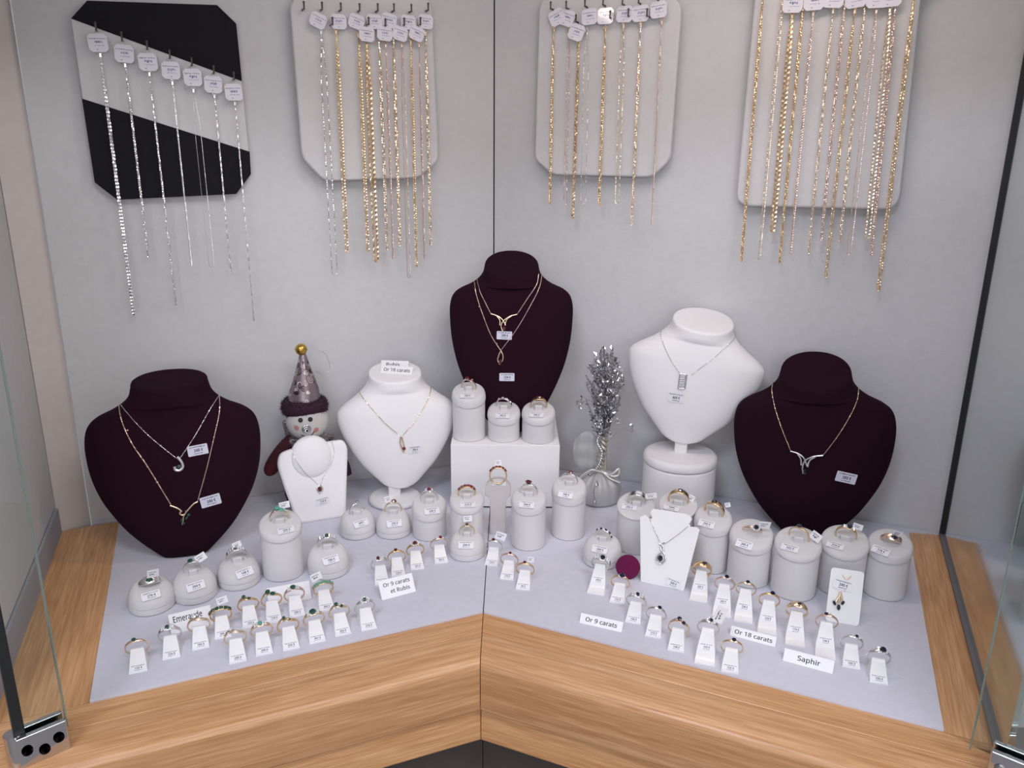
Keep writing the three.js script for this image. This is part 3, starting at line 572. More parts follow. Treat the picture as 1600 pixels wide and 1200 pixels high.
sticker(bLeft.t, bLeft.g, 309, 703, 0.021, 0.0115, '248 €', 5 * D2R); sticker(bLeft.t, bLeft.g, 329, 782, 0.0215, 0.0125, '246 €', 8 * D2R);
sticker(bMid.t, bMid.g, 788, 524, 0.0195, 0.0105, '399 €', -2 * D2R); sticker(bMid.t, bMid.g, 792, 589, 0.0195, 0.0105, '336 €', 0);
sticker(bRight.t, bRight.g, 1322, 746, 0.0225, 0.0125, '380 €', -9 * D2R);
sticker(wL.t, wL.g, 648, 702, 0.016, 0.010, '386 €', 0, '#f2f2f6'); sticker(wR.t, wR.g, 1056, 621, 0.0205, 0.0125, '469 €', -3 * D2R, '#f2f2f6');
[bLeft, bMid, bRight, wL, wR].forEach((b) => partNames(b.g));

necklace(bLeft, { at: [279, 722], chains: [[[187, 630], [205, 652], [230, 678], [252, 697], [276, 716]], [[342, 618], [325, 645], [305, 680], [282, 715]]], r: 0.55, metal: 'silver', bars: [[[277, 713], [283, 720], [286, 728], [281, 734], [274, 733], [273, 728]]], barR: 2.0, gems: [[279.5, 728, 2.6, M.emerald]], beads: [[251, 696, 2.0]] }, 'silver necklace with a curled hook pendant, upper one on the bust nearest the post');
necklace(bLeft, { at: [288, 800], chains: [[[186, 630], [190, 655], [205, 690], [231, 729], [250, 760], [267, 788]], [[342, 618], [343, 640], [335, 680], [322, 735], [308, 785]]], r: 0.7, metal: 'rose', barMetal: 'pale', bars: [[[266, 789], [272, 791], [279, 794], [284, 798]], [[309, 783], [303, 786], [297, 792], [292, 798], [287, 806]], [[284, 797], [281, 801], [285, 804], [290, 801], [291, 797]], [[287, 806], [286, 812], [285, 818]]], barR: 1.1, gems: [[284, 812, 3, M.emerald, 0.6, 1.2], [292, 808, 3, M.emerald, 0.6, 1.2, -0.6], [295, 803, 2.6, M.emerald], [287, 816, 2.2, M.emerald]], beads: [[231, 729, 1.6], [246, 753, 1.9], [200, 672, 1.4]] }, 'long rose gold necklace with an emerald leaf pendant on the bust nearest the post');
const vBars = (p) => p;
necklace(bMid, { at: [786, 505], chains: [[[745, 434], [750, 455], [758, 472], [767, 490]], [[841, 428], [838, 445], [825, 465], [808, 491]]], r: 0.5, metal: 'rose', barMetal: 'pale', bars: [[[767, 490], [776, 493], [785, 499], [790, 508]], [[808, 491], [797, 494], [786, 502], [783, 510], [786, 518]], [[776, 493], [781, 500], [781, 508]], [[800, 493], [792, 499], [789, 508]]], barR: 0.95, gems: [[787.5, 513, 3.2, M.garnet, 0.8, 1.2]] }, 'upper gold necklace with a winged V pendant and red stone on the highest bust');
necklace(bMid, { at: [783, 555], chains: [[[741, 436], [744, 458], [754, 490], [768, 525], [782, 547]], [[846, 430], [843, 448], [830, 475], [806, 516], [783, 547]]], r: 0.6, metal: 'rose', barMetal: 'pale', bars: [[[783, 547], [786, 556], [785, 563], [780, 569]], [[783, 547], [779, 556], [778, 563], [782, 569]]], barR: 0.95, gems: [[782, 565, 3.4, M.garnet, 0.75, 1.3]], beads: [[749, 479, 1.2], [776, 537, 1.4]] }, 'long gold necklace with a red teardrop pendant, lower one on the highest bust');
necklace(bRight, { at: [1258, 722], chains: [[[1215, 588], [1207, 605], [1210, 632], [1220, 665], [1235, 703]], [[1341, 603], [1339, 625], [1325, 655], [1306, 685], [1286, 711]]], r: 0.6, metal: 'pale', barMetal: 'silver', bars: [[[1235, 704], [1247, 708], [1256, 715], [1261, 728]], [[1286, 711], [1270, 713], [1258, 719], [1254, 730], [1255, 739]], [[1246, 708], [1251, 716], [1252, 726]], [[1274, 713], [1265, 719], [1262, 729]]], barR: 1.1, gems: [[1258, 736, 3.6, M.sapphire, 0.8, 1.3]] }, 'necklace with a winged V pendant and dark stone on the bust near the mirror');
necklace(wL, { at: [630, 690], chains: [[[563, 602], [562, 612], [570, 625], [588, 646], [605, 664], [622, 678]], [[673, 603], [671, 617], [660, 640], [645, 662], [629, 680]]], r: 0.6, metal: 'pale', bars: [[[626, 682], [625, 692], [628, 700], [630, 705]], [[628, 683], [630, 692], [632, 700], [630, 706]]], barR: 0.9, gems: [[631, 700, 2.8, M.ruby]] }, 'fine gold necklace with a slim drop pendant and ruby on the white bust');
necklace(wR, { at: [1068, 597], chains: [[[1041, 512], [1033, 520], [1035, 532], [1045, 556], [1062, 583]], [[1150, 523], [1143, 533], [1120, 555], [1080, 586]]], r: 0.5, metal: 'silver', bars: [[[1063, 584], [1060, 607]], [[1073, 585], [1070, 607]], [[1063, 584], [1073, 585]], [[1060, 607], [1070, 607]]], barR: 1.0, gems: [0, 1, 2, 3, 4, 5].flatMap((i) => [-1, 0, 1].map((j) => [1067.2 - i * 0.55 + j * 2.6, 587 + i * 3.6, 1.6, j ? M.diamond : M.silverGem ?? M.diamond])) }, 'silver necklace with a rectangular stone set pendant on the white bust over the plinth');

// ---------------------------------------------------------------- leaning cards and flat displays
function leanThing(name, label, category, A, B, lean, group) {
  const p = fl(...A), q = fl(...B), mid = p.clone().lerp(q, 0.5), x = q.clone().sub(p).normalize();
  const g = thing(name, label, category, mid, Math.atan2(-x.z, x.x), group); g.rotation.order = 'YXZ'; g.rotation.x = -lean; g.updateWorldMatrix(true, true);
  const n = V(0, 0, 1).applyQuaternion(g.quaternion);
  const loc = (px, py) => g.worldToLocal(onPlane(px, py, mid, n));
  return { g, loc, w: p.distanceTo(q), n, mid };
}
const shapeFrom = (pts, loc, r = 0) => { const v = pts.map(([x, y]) => { const p = loc(x, y); return new THREE.Vector2(p.x, Math.max(0.0002, p.y)); }); if (!r) return new THREE.Shape(v); const sh = new THREE.Shape(), n = v.length; for (let i = 0; i < n; i++) { const a = v[(i + n - 1) % n], b = v[i], d = v[(i + 1) % n], u = a.clone().sub(b), w = d.clone().sub(b), k = Math.min(r, u.length() / 2.2, w.length() / 2.2), p1 = b.clone().addScaledVector(u.normalize(), k), p2 = b.clone().addScaledVector(w.normalize(), k); i ? sh.lineTo(p1.x, p1.y) : sh.moveTo(p1.x, p1.y); sh.quadraticCurveTo(b.x, b.y, p2.x, p2.y); } sh.closePath(); return sh; };
const extr = (sh, d, b) => new THREE.ExtrudeGeometry(sh, { depth: d - 2 * b, bevelEnabled: b > 0, bevelThickness: b, bevelSize: b, bevelOffset: -b, bevelSegments: 4, curveSegments: 10 }).translate(0, 0, b);
// small white neck display
const nf = leanThing('neck_display', 'small flat white neck display in front of the doll', 'bust', [466, 820], [541, 808], 14 * D2R);
{
  mesh('panel', uvBox(extr(shapeFrom([[466, 820], [447, 770], [433, 727], [437, 709], [458, 701], [486, 696], [515, 690], [537, 687], [544, 700], [543, 740], [541, 808]], nf.loc, 0.008), 0.012, 0.004).translate(0, 0, -0.012)), M.leather, nf.g);
  const c = nf.loc(487, 714), e = nf.loc(520, 714), t = nf.loc(487, 680);
  mesh('neck', uvBox(new THREE.SphereGeometry(1, 40, 24).scale(e.x - c.x, t.y - c.y, 0.010).translate(c.x, c.y, -0.003)), M.leather, nf.g);
  mesh('easel', new THREE.BoxGeometry(0.03, 0.075, 0.003).rotateX(0.42).translate(0.002, 0.0345, -0.028), M.leather, nf.g);
  sticker(nf.g, nf.g, 504, 783, 0.017, 0.0085, '119 €', 8 * D2R, '#efeff5');
  partNames(nf.g);
  nf.t = nf.g; necklace({ t: nf.g, g: nf.g, mpp: 0.00078 }, { at: [500, 762], chains: [[[455, 699], [460, 714], [474, 735], [497, 757]], [[518, 690], [522, 705], [516, 728], [505, 745], [501, 757]]], r: 0.42, metal: 'silver', gems: [[499.5, 764, 4.2, M.garnet, 0.8, 1.0]], bars: [[[500, 757], [494.5, 764], [500, 771], [504.5, 764], [500, 757]]], barR: 0.5 }, 'fine silver necklace with an oval garnet on the small flat neck display');
}
// notched card with a sapphire pendant
const nc = leanThing('necklace_card', 'white notched card holding a silver necklace in front of the ring stands', 'card', [1001, 909], [1068, 924], 17 * D2R);
{
  mesh('sheet', uvBox(extr(shapeFrom([[1001, 909], [1000, 808], [1008, 804], [1015, 811], [1019, 810], [1016, 800], [1020, 795], [1072, 803], [1079, 807], [1081, 812], [1076, 820], [1078, 823], [1089, 824], [1093, 828], [1068, 924]], nc.loc), 0.002, 0.0004).translate(0, 0, -0.002)), M.paper, nc.g);
  mesh('easel', new THREE.BoxGeometry(0.022, 0.07, 0.0015).rotateX(0.5).translate(0, 0.032, -0.021), M.paper, nc.g);
  sticker(nc.g, nc.g, 1052, 911, 0.0155, 0.0085, '345 €', -10 * D2R, '#f1f1f5'); partNames(nc.g);
  necklace({ t: nc.g, g: nc.g, mpp: 0.00069 }, { at: [1033, 870], chains: [[[1016, 811], [1022, 826], [1032, 848]], [[1077, 821], [1060, 835], [1039, 850]]], r: 0.5, metal: 'silver', bars: [[[1030, 849], [1036, 852], [1037, 860], [1028, 868], [1026, 876], [1032, 881], [1039, 877], [1040, 868], [1034, 859], [1033, 852], [1039, 848]]], barR: 1.0, gems: [[1032.5, 872, 4.6, M.sapphire, 0.85, 1.1]] }, 'silver necklace with a crossed ribbon pendant and sapphire on the notched card');
}
// earring / pendant card leaning on a ring stand
const ec = leanThing('pendant_card', 'rounded white card with a three stone pendant leaning on a ring stand', 'card', [1289, 970], [1342, 979], 30 * D2R);
{
  mesh('sheet', uvBox(extr(shapeFrom([[1289, 970], [1299, 886], [1351, 894], [1342, 979]], ec.loc, 0.004), 0.0016, 0.0003).translate(0, 0, -0.0016)), M.plastic, ec.g);
  sticker(ec.g, ec.g, 1317, 914, 0.0185, 0.010, '240 €', -8 * D2R, '#f1f1f6');
  const h0 = ec.loc(1323, 901); mesh('clip', tube([V(h0.x - 0.004, h0.y + 0.001, 0.0006), V(h0.x, h0.y - 0.0025, 0.001), V(h0.x + 0.004, h0.y + 0.0012, 0.0006)], 0.0006, 10, 6), M.paleGold, ec.g); partNames(ec.g);
  necklace({ t: ec.g, g: ec.g, mpp: 0.00063 }, { at: [1311, 935], chains: [[[1305, 922], [1313, 925]], [[1313, 925], [1322, 922]]], r: 0.3, metal: 'pale', bars: [[[1313, 926], [1310, 933], [1305, 941]], [[1313, 926], [1315, 934], [1316, 942]], [[1312, 928], [1311, 938], [1310, 946]]], barR: 1.0, gems: [[1303.5, 942, 3.2, M.sapphire, 0.75, 1.2, 0.5], [1316.5, 942, 3.2, M.sapphire, 0.75, 1.2, -0.5], [1310, 949, 3.8, M.sapphire, 0.75, 1.2]] }, 'gold pendant with three dark teardrop stones on the rounded card');
}
// magenta velvet disc
const disc = leanThing('velvet_disc', 'small round magenta velvet disc leaning against a ring stand', 'disc', [973, 905], [992, 907], 24 * D2R);
{ const c = disc.loc(981, 886), e = disc.loc(1000, 889); mesh('disc', lathe([[0, 0], [(e.x - c.x) * 0.97, 0], [e.x - c.x, 0.0008], [e.x - c.x, 0.0026], [(e.x - c.x) * 0.96, 0.0034], [0, 0.0034]]).rotateX(Math.PI / 2).translate(c.x, Math.max(c.y, e.x - c.x), -0.003), M.magenta, disc.g); }

// text cards
function textCard(A, B, TL, lean, rect, label, depth = 0.0012) {
  const k = leanThing('text_card', label, 'sign', A, B, lean), h = k.loc(...TL).y;
  mesh('card', labelGeo(k.w, h, depth, rect).translate(0, h / 2, -depth), M.print, k.g); return k.g;
}
textCard([268, 992], [334, 975], [259, 962], 50 * D2R, textCell(300, 110, [['Emeraude', 130, 50]], 46), 'white card reading Emeraude behind the emerald rings');
textCard([420, 948], [487, 935], [413, 920], 45 * D2R, BLANK, 'blank white card standing behind the upper emerald rings');
textCard([597, 938], [650, 924], [592, 908], 35 * D2R, textCell(300, 170, [['Or 9 carats', 152, 66], ['et Rubis', 172, 130]], 48), 'white card reading Or 9 carats et Rubis before the ruby rings');
textCard([905, 973], [971, 988], [906, 957], 40 * D2R, textCell(300, 80, [['Or 9 carats', 150, 56]], 46), 'white card reading Or 9 carats near the seam corner', 0.003);
textCard([1140, 992], [1211, 1011], [1142.5, 977], 40 * D2R, textCell(300, 80, [['Or 18 carats', 152, 56]], 46), 'white card reading Or 18 carats among the sapphire rings', 0.002);
textCard([1223, 1032], [1301, 1053], [1225, 1012], 40 * D2R, textCell(300, 90, [['Saphir', 152, 62]], 48), 'white card reading Saphir before the sapphire rings', 0.002);
for (const [x, y, w, h, rect, label, dz, roll] of [[617, 571, 0.036, 0.012, textCell(220, 72, [['Rubis', 95, 54]], 46), 'white card reading Rubis on the white bust neck', 0.0008, -2], [620.5, 580.5, 0.041, 0.0125, textCell(300, 86, [['Or 18 carats', 150, 60]], 46), 'white card reading Or 18 carats on the white bust neck', 0.0022, -4]]) {
  const q = hit(wL.t, x, y); if (!q) continue; const n = q.n.clone().lerp(V(0, 0.5, 1).normalize(), 0.6).normalize();
  const g = thing('text_card', label, 'sign', q.p.clone().addScaledVector(n, dz)); orient(g, q.p.clone().addScaledVector(n, dz + 0.001), n, V(0, 1, 0), roll * D2R); mesh('card', labelGeo(w, h, 0.0006, rect), M.print, g);
}

// ---------------------------------------------------------------- rings
function bandGeo(R, t, w0, w1, spread = 0.9, wave = 0) {   // band in the xy plane, broadest (w1) at the top
  const N = 56, Q = 8, pos = [], idx = [];
  for (let i = 0; i < N; i++) {
    const a = i / N * Math.PI * 2, d = Math.abs(Math.atan2(Math.sin(a - Math.PI / 2), Math.cos(a - Math.PI / 2)));
    const k = Math.exp(-((d / spread) ** 2)), w = (w0 + (w1 - w0) * k) * 1.25, th = t * 1.25 * (1 + 0.35 * k), z0 = wave * Math.sin(d * 2.2) * Math.sign(Math.cos(a)) * k;
    for (let j = 0; j < Q; j++) { const b = j / Q * Math.PI * 2, r = R + Math.cos(b) * th * 0.5; pos.push(Math.cos(a) * r, Math.sin(a) * r, z0 + Math.sign(Math.sin(b)) * Math.abs(Math.sin(b)) ** 0.7 * w * 0.5); }
  }
  for (let i = 0; i < N; i++) for (let j = 0; j < Q; j++) { const a = i * Q + j, b = i * Q + (j + 1) % Q, c = ((i + 1) % N) * Q + j, d = ((i + 1) % N) * Q + (j + 1) % Q; idx.push(a, c, b, b, c, d); }
  const g = new THREE.BufferGeometry(); g.setAttribute('position', new THREE.Float32BufferAttribute(pos, 3)); g.setIndex(idx); g.computeVertexNormals(); return g;
}
const upGem = (r, n = 8, sx = 1, sz = 1) => gemGeo(r, n).rotateX(-Math.PI / 2).scale(sx, 1, sz);      // table facing +y
function prongs(r, y, m = 4, h = 0.0022) { return merge(Array.from({ length: m }, (_, i) => { const a = (i + 0.5) / m * Math.PI * 2; return rod(V(Math.cos(a) * r * 0.45, y - h, Math.sin(a) * r * 0.45), V(Math.cos(a) * r * 0.98, y + r * 0.3, Math.sin(a) * r * 0.98), 0.00034, 0.00038, 5); })); }
function makeRing(g, R, o) {     // o: style, metal, gem ; parts: band, setting, gem
  const mt = metals[o.metal], top = R + 0.0006, gm = o.gem;
  const onArc = (deg, h = 0) => { const a = (90 - deg) * D2R; return { x: Math.cos(a) * (R + h), y: Math.sin(a) * (R + h), rz: -deg * D2R }; };
  const gemAt = (deg, r, mat, z = 0, sx = 1, sz = 1, h = 0.0014) => { const p = onArc(deg, h), k = mesh('gem', upGem(r * 1.15, 8, sx, sz), mat, g); k.position.set(p.x, p.y, z); k.rotation.z = p.rz; return k; };
  const small = (list) => mesh('small_stones', merge(list.map(([deg, z, r, h = 0.0011]) => { const p = onArc(deg, h); return place(upGem(r * 1.35, 6), p.x, p.y, z, 0, 0, p.rz); })), M.diamond, g);
  const gs = o.gs ?? 0.0019;
  switch (o.style) {
    case 'wide': mesh('band', bandGeo(R, 0.0013, 0.0028, 0.0068, 1.1), mt, g); mesh('setting', prongs(gs * 1.3, R + 0.0014, 4), mt, g); gemAt(0, gs * 1.3, gm, 0, 1.25, 0.85); break;
    case 'pave': mesh('band', bandGeo(R, 0.0013, 0.0026, 0.0066, 1.1), mt, g); small([-42, -28, -14, 14, 28, 42].flatMap((d) => [-0.0016, 0, 0.0016].map((z) => [d, z, 0.0008]))); if (gm) gemAt(0, gs, gm); break;
    case 'row': mesh('band', bandGeo(R, 0.0012, 0.0018, 0.0032, 1.2), mt, g); [-52, -31, -10, 10, 31, 52].forEach((d) => gemAt(d, 0.00175, gm, 0, 1, 1)); mesh('setting', merge([-62, -41, -20, 0, 20, 41, 62].map((d) => { const p = onArc(d, 0.0012); return place(new THREE.BoxGeometry(0.0006, 0.0022, 0.0034), p.x, p.y, 0, 0, 0, p.rz); })), mt, g); break;
    case 'eternity': mesh('band', bandGeo(R, 0.0012, 0.0022, 0.0032, 1.3), mt, g); [-64, -32, 0, 32, 64].forEach((d) => gemAt(d, 0.0013, gm, 0, 1.2, 0.9, 0.0009)); small([-48, -16, 16, 48].map((d) => [d, 0, 0.0012, 0.0008])); break;
    case 'cluster': mesh('band', bandGeo(R, 0.0012, 0.0016, 0.0042, 0.8), mt, g); mesh('setting', merge([place(new THREE.CylinderGeometry(0.0034, 0.0022, 0.0022, 12), 0, R + 0.001, 0)]), mt, g); gemAt(0, gs * 1.05, gm, 0, 1, 1, 0.0030); small(Array.from({ length: 9 }, (_, i) => { const a = i / 9 * Math.PI * 2; return [Math.cos(a) * 0.0032 / R / D2R, Math.sin(a) * 0.0032, 0.0009, 0.0024]; })); break;
    case 'rect': mesh('band', bandGeo(R, 0.0012, 0.0018, 0.0034, 0.8), mt, g); mesh('setting', merge([rod(V(-0.003, R, 0.0012), V(-0.003, R + 0.0035, 0.0018), 0.0004), rod(V(0.003, R, 0.0012), V(0.003, R + 0.0035, 0.0018), 0.0004), rod(V(-0.003, R, -0.0012), V(-0.003, R + 0.0035, -0.0018), 0.0004), rod(V(0.003, R, -0.0012), V(0.003, R + 0.0035, -0.0018), 0.0004)]), mt, g); gemAt(0, 0.0030, gm, 0, 1.15, 0.75, 0.0032); break;
    case 'bypass': mesh('band', bandGeo(R, 0.0012, 0.0016, 0.0036, 0.8, 0.0016), mt, g); mesh('setting', tube([V(-R * 0.8, R * 0.62, -0.001), V(-R * 0.3, R * 1.03, -0.0022), V(R * 0.15, R * 1.2, 0.0012), V(R * 0.5, R * 0.98, 0.002)], 0.0006, 16, 6), mt, g); gemAt(-9, gs, gm, -0.0016, 1, 1, 0.0022); gemAt(13, gs, o.gem2 ?? gm, 0.0016, 1, 1, 0.0016); if (o.spark) small([[-24, 0.001, 0.0009], [28, -0.001, 0.0009], [2, 0.002, 0.0009]]); break;
    case 'baguette': mesh('band', bandGeo(R, 0.0014, 0.0040, 0.0076, 1.2), mt, g); for (const z of [-0.0017, 0.0017]) for (const d of [-40, -30, 26, 36]) { const p = onArc(d, 0.0009), k = mesh('gem', rbox(0.0017, 0.0009, 0.0021, 0.0002, 1), gm, g); k.position.set(p.x, p.y, z); k.rotation.z = p.rz; } small([-12, 0, 12].flatMap((d) => [-0.0012, 0.0012].map((z) => [d, z, 0.0011]))); break;
    case 'multi': mesh('band', bandGeo(R, 0.0012, 0.0018, 0.0050, 0.9), mt, g); mesh('setting', merge([-1, 1].map((s) => tube([V(-R * 0.75 * s, R * 0.7, 0.001 * s), V(-R * 0.25 * s, R * 1.05, 0.0026 * s), V(R * 0.25 * s, R * 1.05, -0.0022 * s), V(R * 0.7 * s, R * 0.72, -0.001 * s)], 0.00055, 14, 6))), mt, g); gemAt(0, gs, gm, 0, 1, 1, 0.0022); small([-26, -14, 14, 26].flatMap((d) => [-0.0012, 0.0012].map((z) => [d, z, 0.0010, 0.0013]))); break;
    default: mesh('band', bandGeo(R, 0.0011, 0.0015, 0.0024, 0.7), mt, g); mesh('setting', prongs(gs, R + 0.0018), mt, g); gemAt(o.off ?? 0, gs, gm, 0, 1, 1, 0.0022); if (o.spark) small([[-17, 0, 0.001], [17, 0, 0.001]]);
  }
  if (o.tag) {   // paper tag tied to the band
    const [tx, ty, rz, w, h] = o.tag, k = mesh('paper_tag', labelGeo(w ?? 0.010, h ?? 0.008, 0.0003, paperTagCell()), M.print, g); k.position.set(tx, ty, -0.004); k.rotation.set(-0.5, 0.1, rz ?? 0);
  }
}
const GEMWORD = new Map([[M.emerald, 'emerald'], [M.paleEmerald, 'pale emerald'], [M.ruby, 'ruby'], [M.garnet, 'garnet'], [M.sapphire, 'sapphire']]);

// ---------------------------------------------------------------- ring stands
function ringStand(o) {  // px: cx, top, lid, bottom, width ; h: floor height
  const h = o.h ?? 0, P = fl(o.cx, o.bottom, h); P.y = S + h;
  const mpp = proj(P)[2] / FOCAL, r = o.w / 2 * mpp, aw = away(P), c = P.clone().addScaledVector(aw, r);
  const yaw = Math.atan2(-aw.x, -aw.z);
  const SL = Math.tan((o.lid ? 17 : 14) * D2R), bodyH = o.lid ? heightAt(P, o.lid) + r * SL : 0.0075;
  const capProf = o.lid ? [[0.96, 0], [1.0, 0.10], [1.0, 0.42], [0.985, 0.58], [0.95, 0.74], [0.88, 0.87], [0.76, 0.95], [0.55, 0.985], [0.001, 1]] : [[0.985, 0], [1.0, 0.04], [0.995, 0.22], [0.97, 0.42], [0.92, 0.60], [0.84, 0.76], [0.72, 0.88], [0.55, 0.955], [0.3, 0.99], [0.001, 1]];
  const slant = (rho, y, full) => y + (o.lid ? 1 : Math.min(1, y / full) ** 0.8) * rho * SL;
  const topPx = (T) => Math.min(...capProf.map(([k, y]) => { const rho = k * r, q = c.clone().addScaledVector(aw, rho); q.y += bodyH + slant(rho, y * T, T); return proj(q)[1]; }));
  let t0 = 0.002, t1 = 0.09; for (let i = 0; i < 36; i++) { const m = (t0 + t1) / 2; if (topPx(m) > o.top) t0 = m; else t1 = m; }
  const capH = t0;
  const g = thing('ring_stand', o.label, 'ring stand', c, yaw, o.group);
  const tilt = (geo, k) => { const p = geo.attributes.position; for (let i = 0; i < p.count; i++) p.setY(i, p.getY(i) - p.getZ(i) * SL * k(p.getY(i))); geo.computeVertexNormals(); return geo; };
  const smooth = (prof, n) => { const cv = new THREE.CatmullRomCurve3(prof.map(([x, y]) => V(x, y, 0)), false, 'centripetal'); return cv.getPoints(n).map((q) => [Math.max(0, q.x), q.y]); };
  const body = o.lid ? [[0, 0], [r * 0.95, 0], [r * 0.965, 0.0015], [r * 0.965, bodyH * 0.5], [r * 0.965, bodyH - 0.0022], [r * 0.93, bodyH - 0.0006], [r * 0.93, bodyH + 0.0004], [0, bodyH + 0.0004]] : [[0, 0], [r * 0.96, 0], [r * 1.0, 0.0018], [r * 1.0, bodyH - 0.001], [r * 0.975, bodyH], [0, bodyH]];
  mesh('body', tilt(lathe(body, 56), o.lid ? (y) => Math.max(0, y / bodyH) : () => 0), M.standSkin, g);
  const capMesh = mesh('cap', tilt(lathe([[0, 0], ...smooth(capProf.map(([x, y]) => [x * r, y * capH]), 40)], 56), o.lid ? () => 1 : (y) => Math.min(1, Math.max(0, y) / capH) ** 0.8), M.standSkin, g); capMesh.position.y = bodyH;
  const R = (o.rw ?? 29) * mpp / 2 - 0.0008, flap = o.flat ? 0 : 1, top = bodyH + capH;
  if (flap) mesh('ring_tongue', rbox(R * 0.95, 0.012, 0.004, 0.0012).rotateX(0.2).translate(0, top - 0.0005, 0.002), M.standSkin, g);
  // label lying on the front of the cap
  g.updateWorldMatrix(true, true);
  const L = o.lab ?? [o.cx, o.top + o.w * 0.62];
  sticker(capMesh, g, L[0], L[1], 0.0175, 0.0088, o.price, o.labRoll ?? 0, '#f0f0f5');
  partNames(g);
  if (o.ring) {
    const rp = V(0, top + R * (o.flat ? 0.05 : 0.40), o.flat ? -0.001 : -0.0015).applyAxisAngle(V(0, 1, 0), yaw).add(c);
    const rg = thing('ring', o.ring.label, 'ring', rp, yaw + (o.ring.turn ?? 0), o.ringGroup); rg.rotation.order = 'YXZ'; rg.rotation.x = o.flat ? 0.8 : 0.22; rg.rotation.z = o.ring.roll ?? 0;
    makeRing(rg, R, o.ring); partNames(rg);
  }
  return g;
}
const RG = 'rings on the round stands', SG = 'white leatherette ring stands';
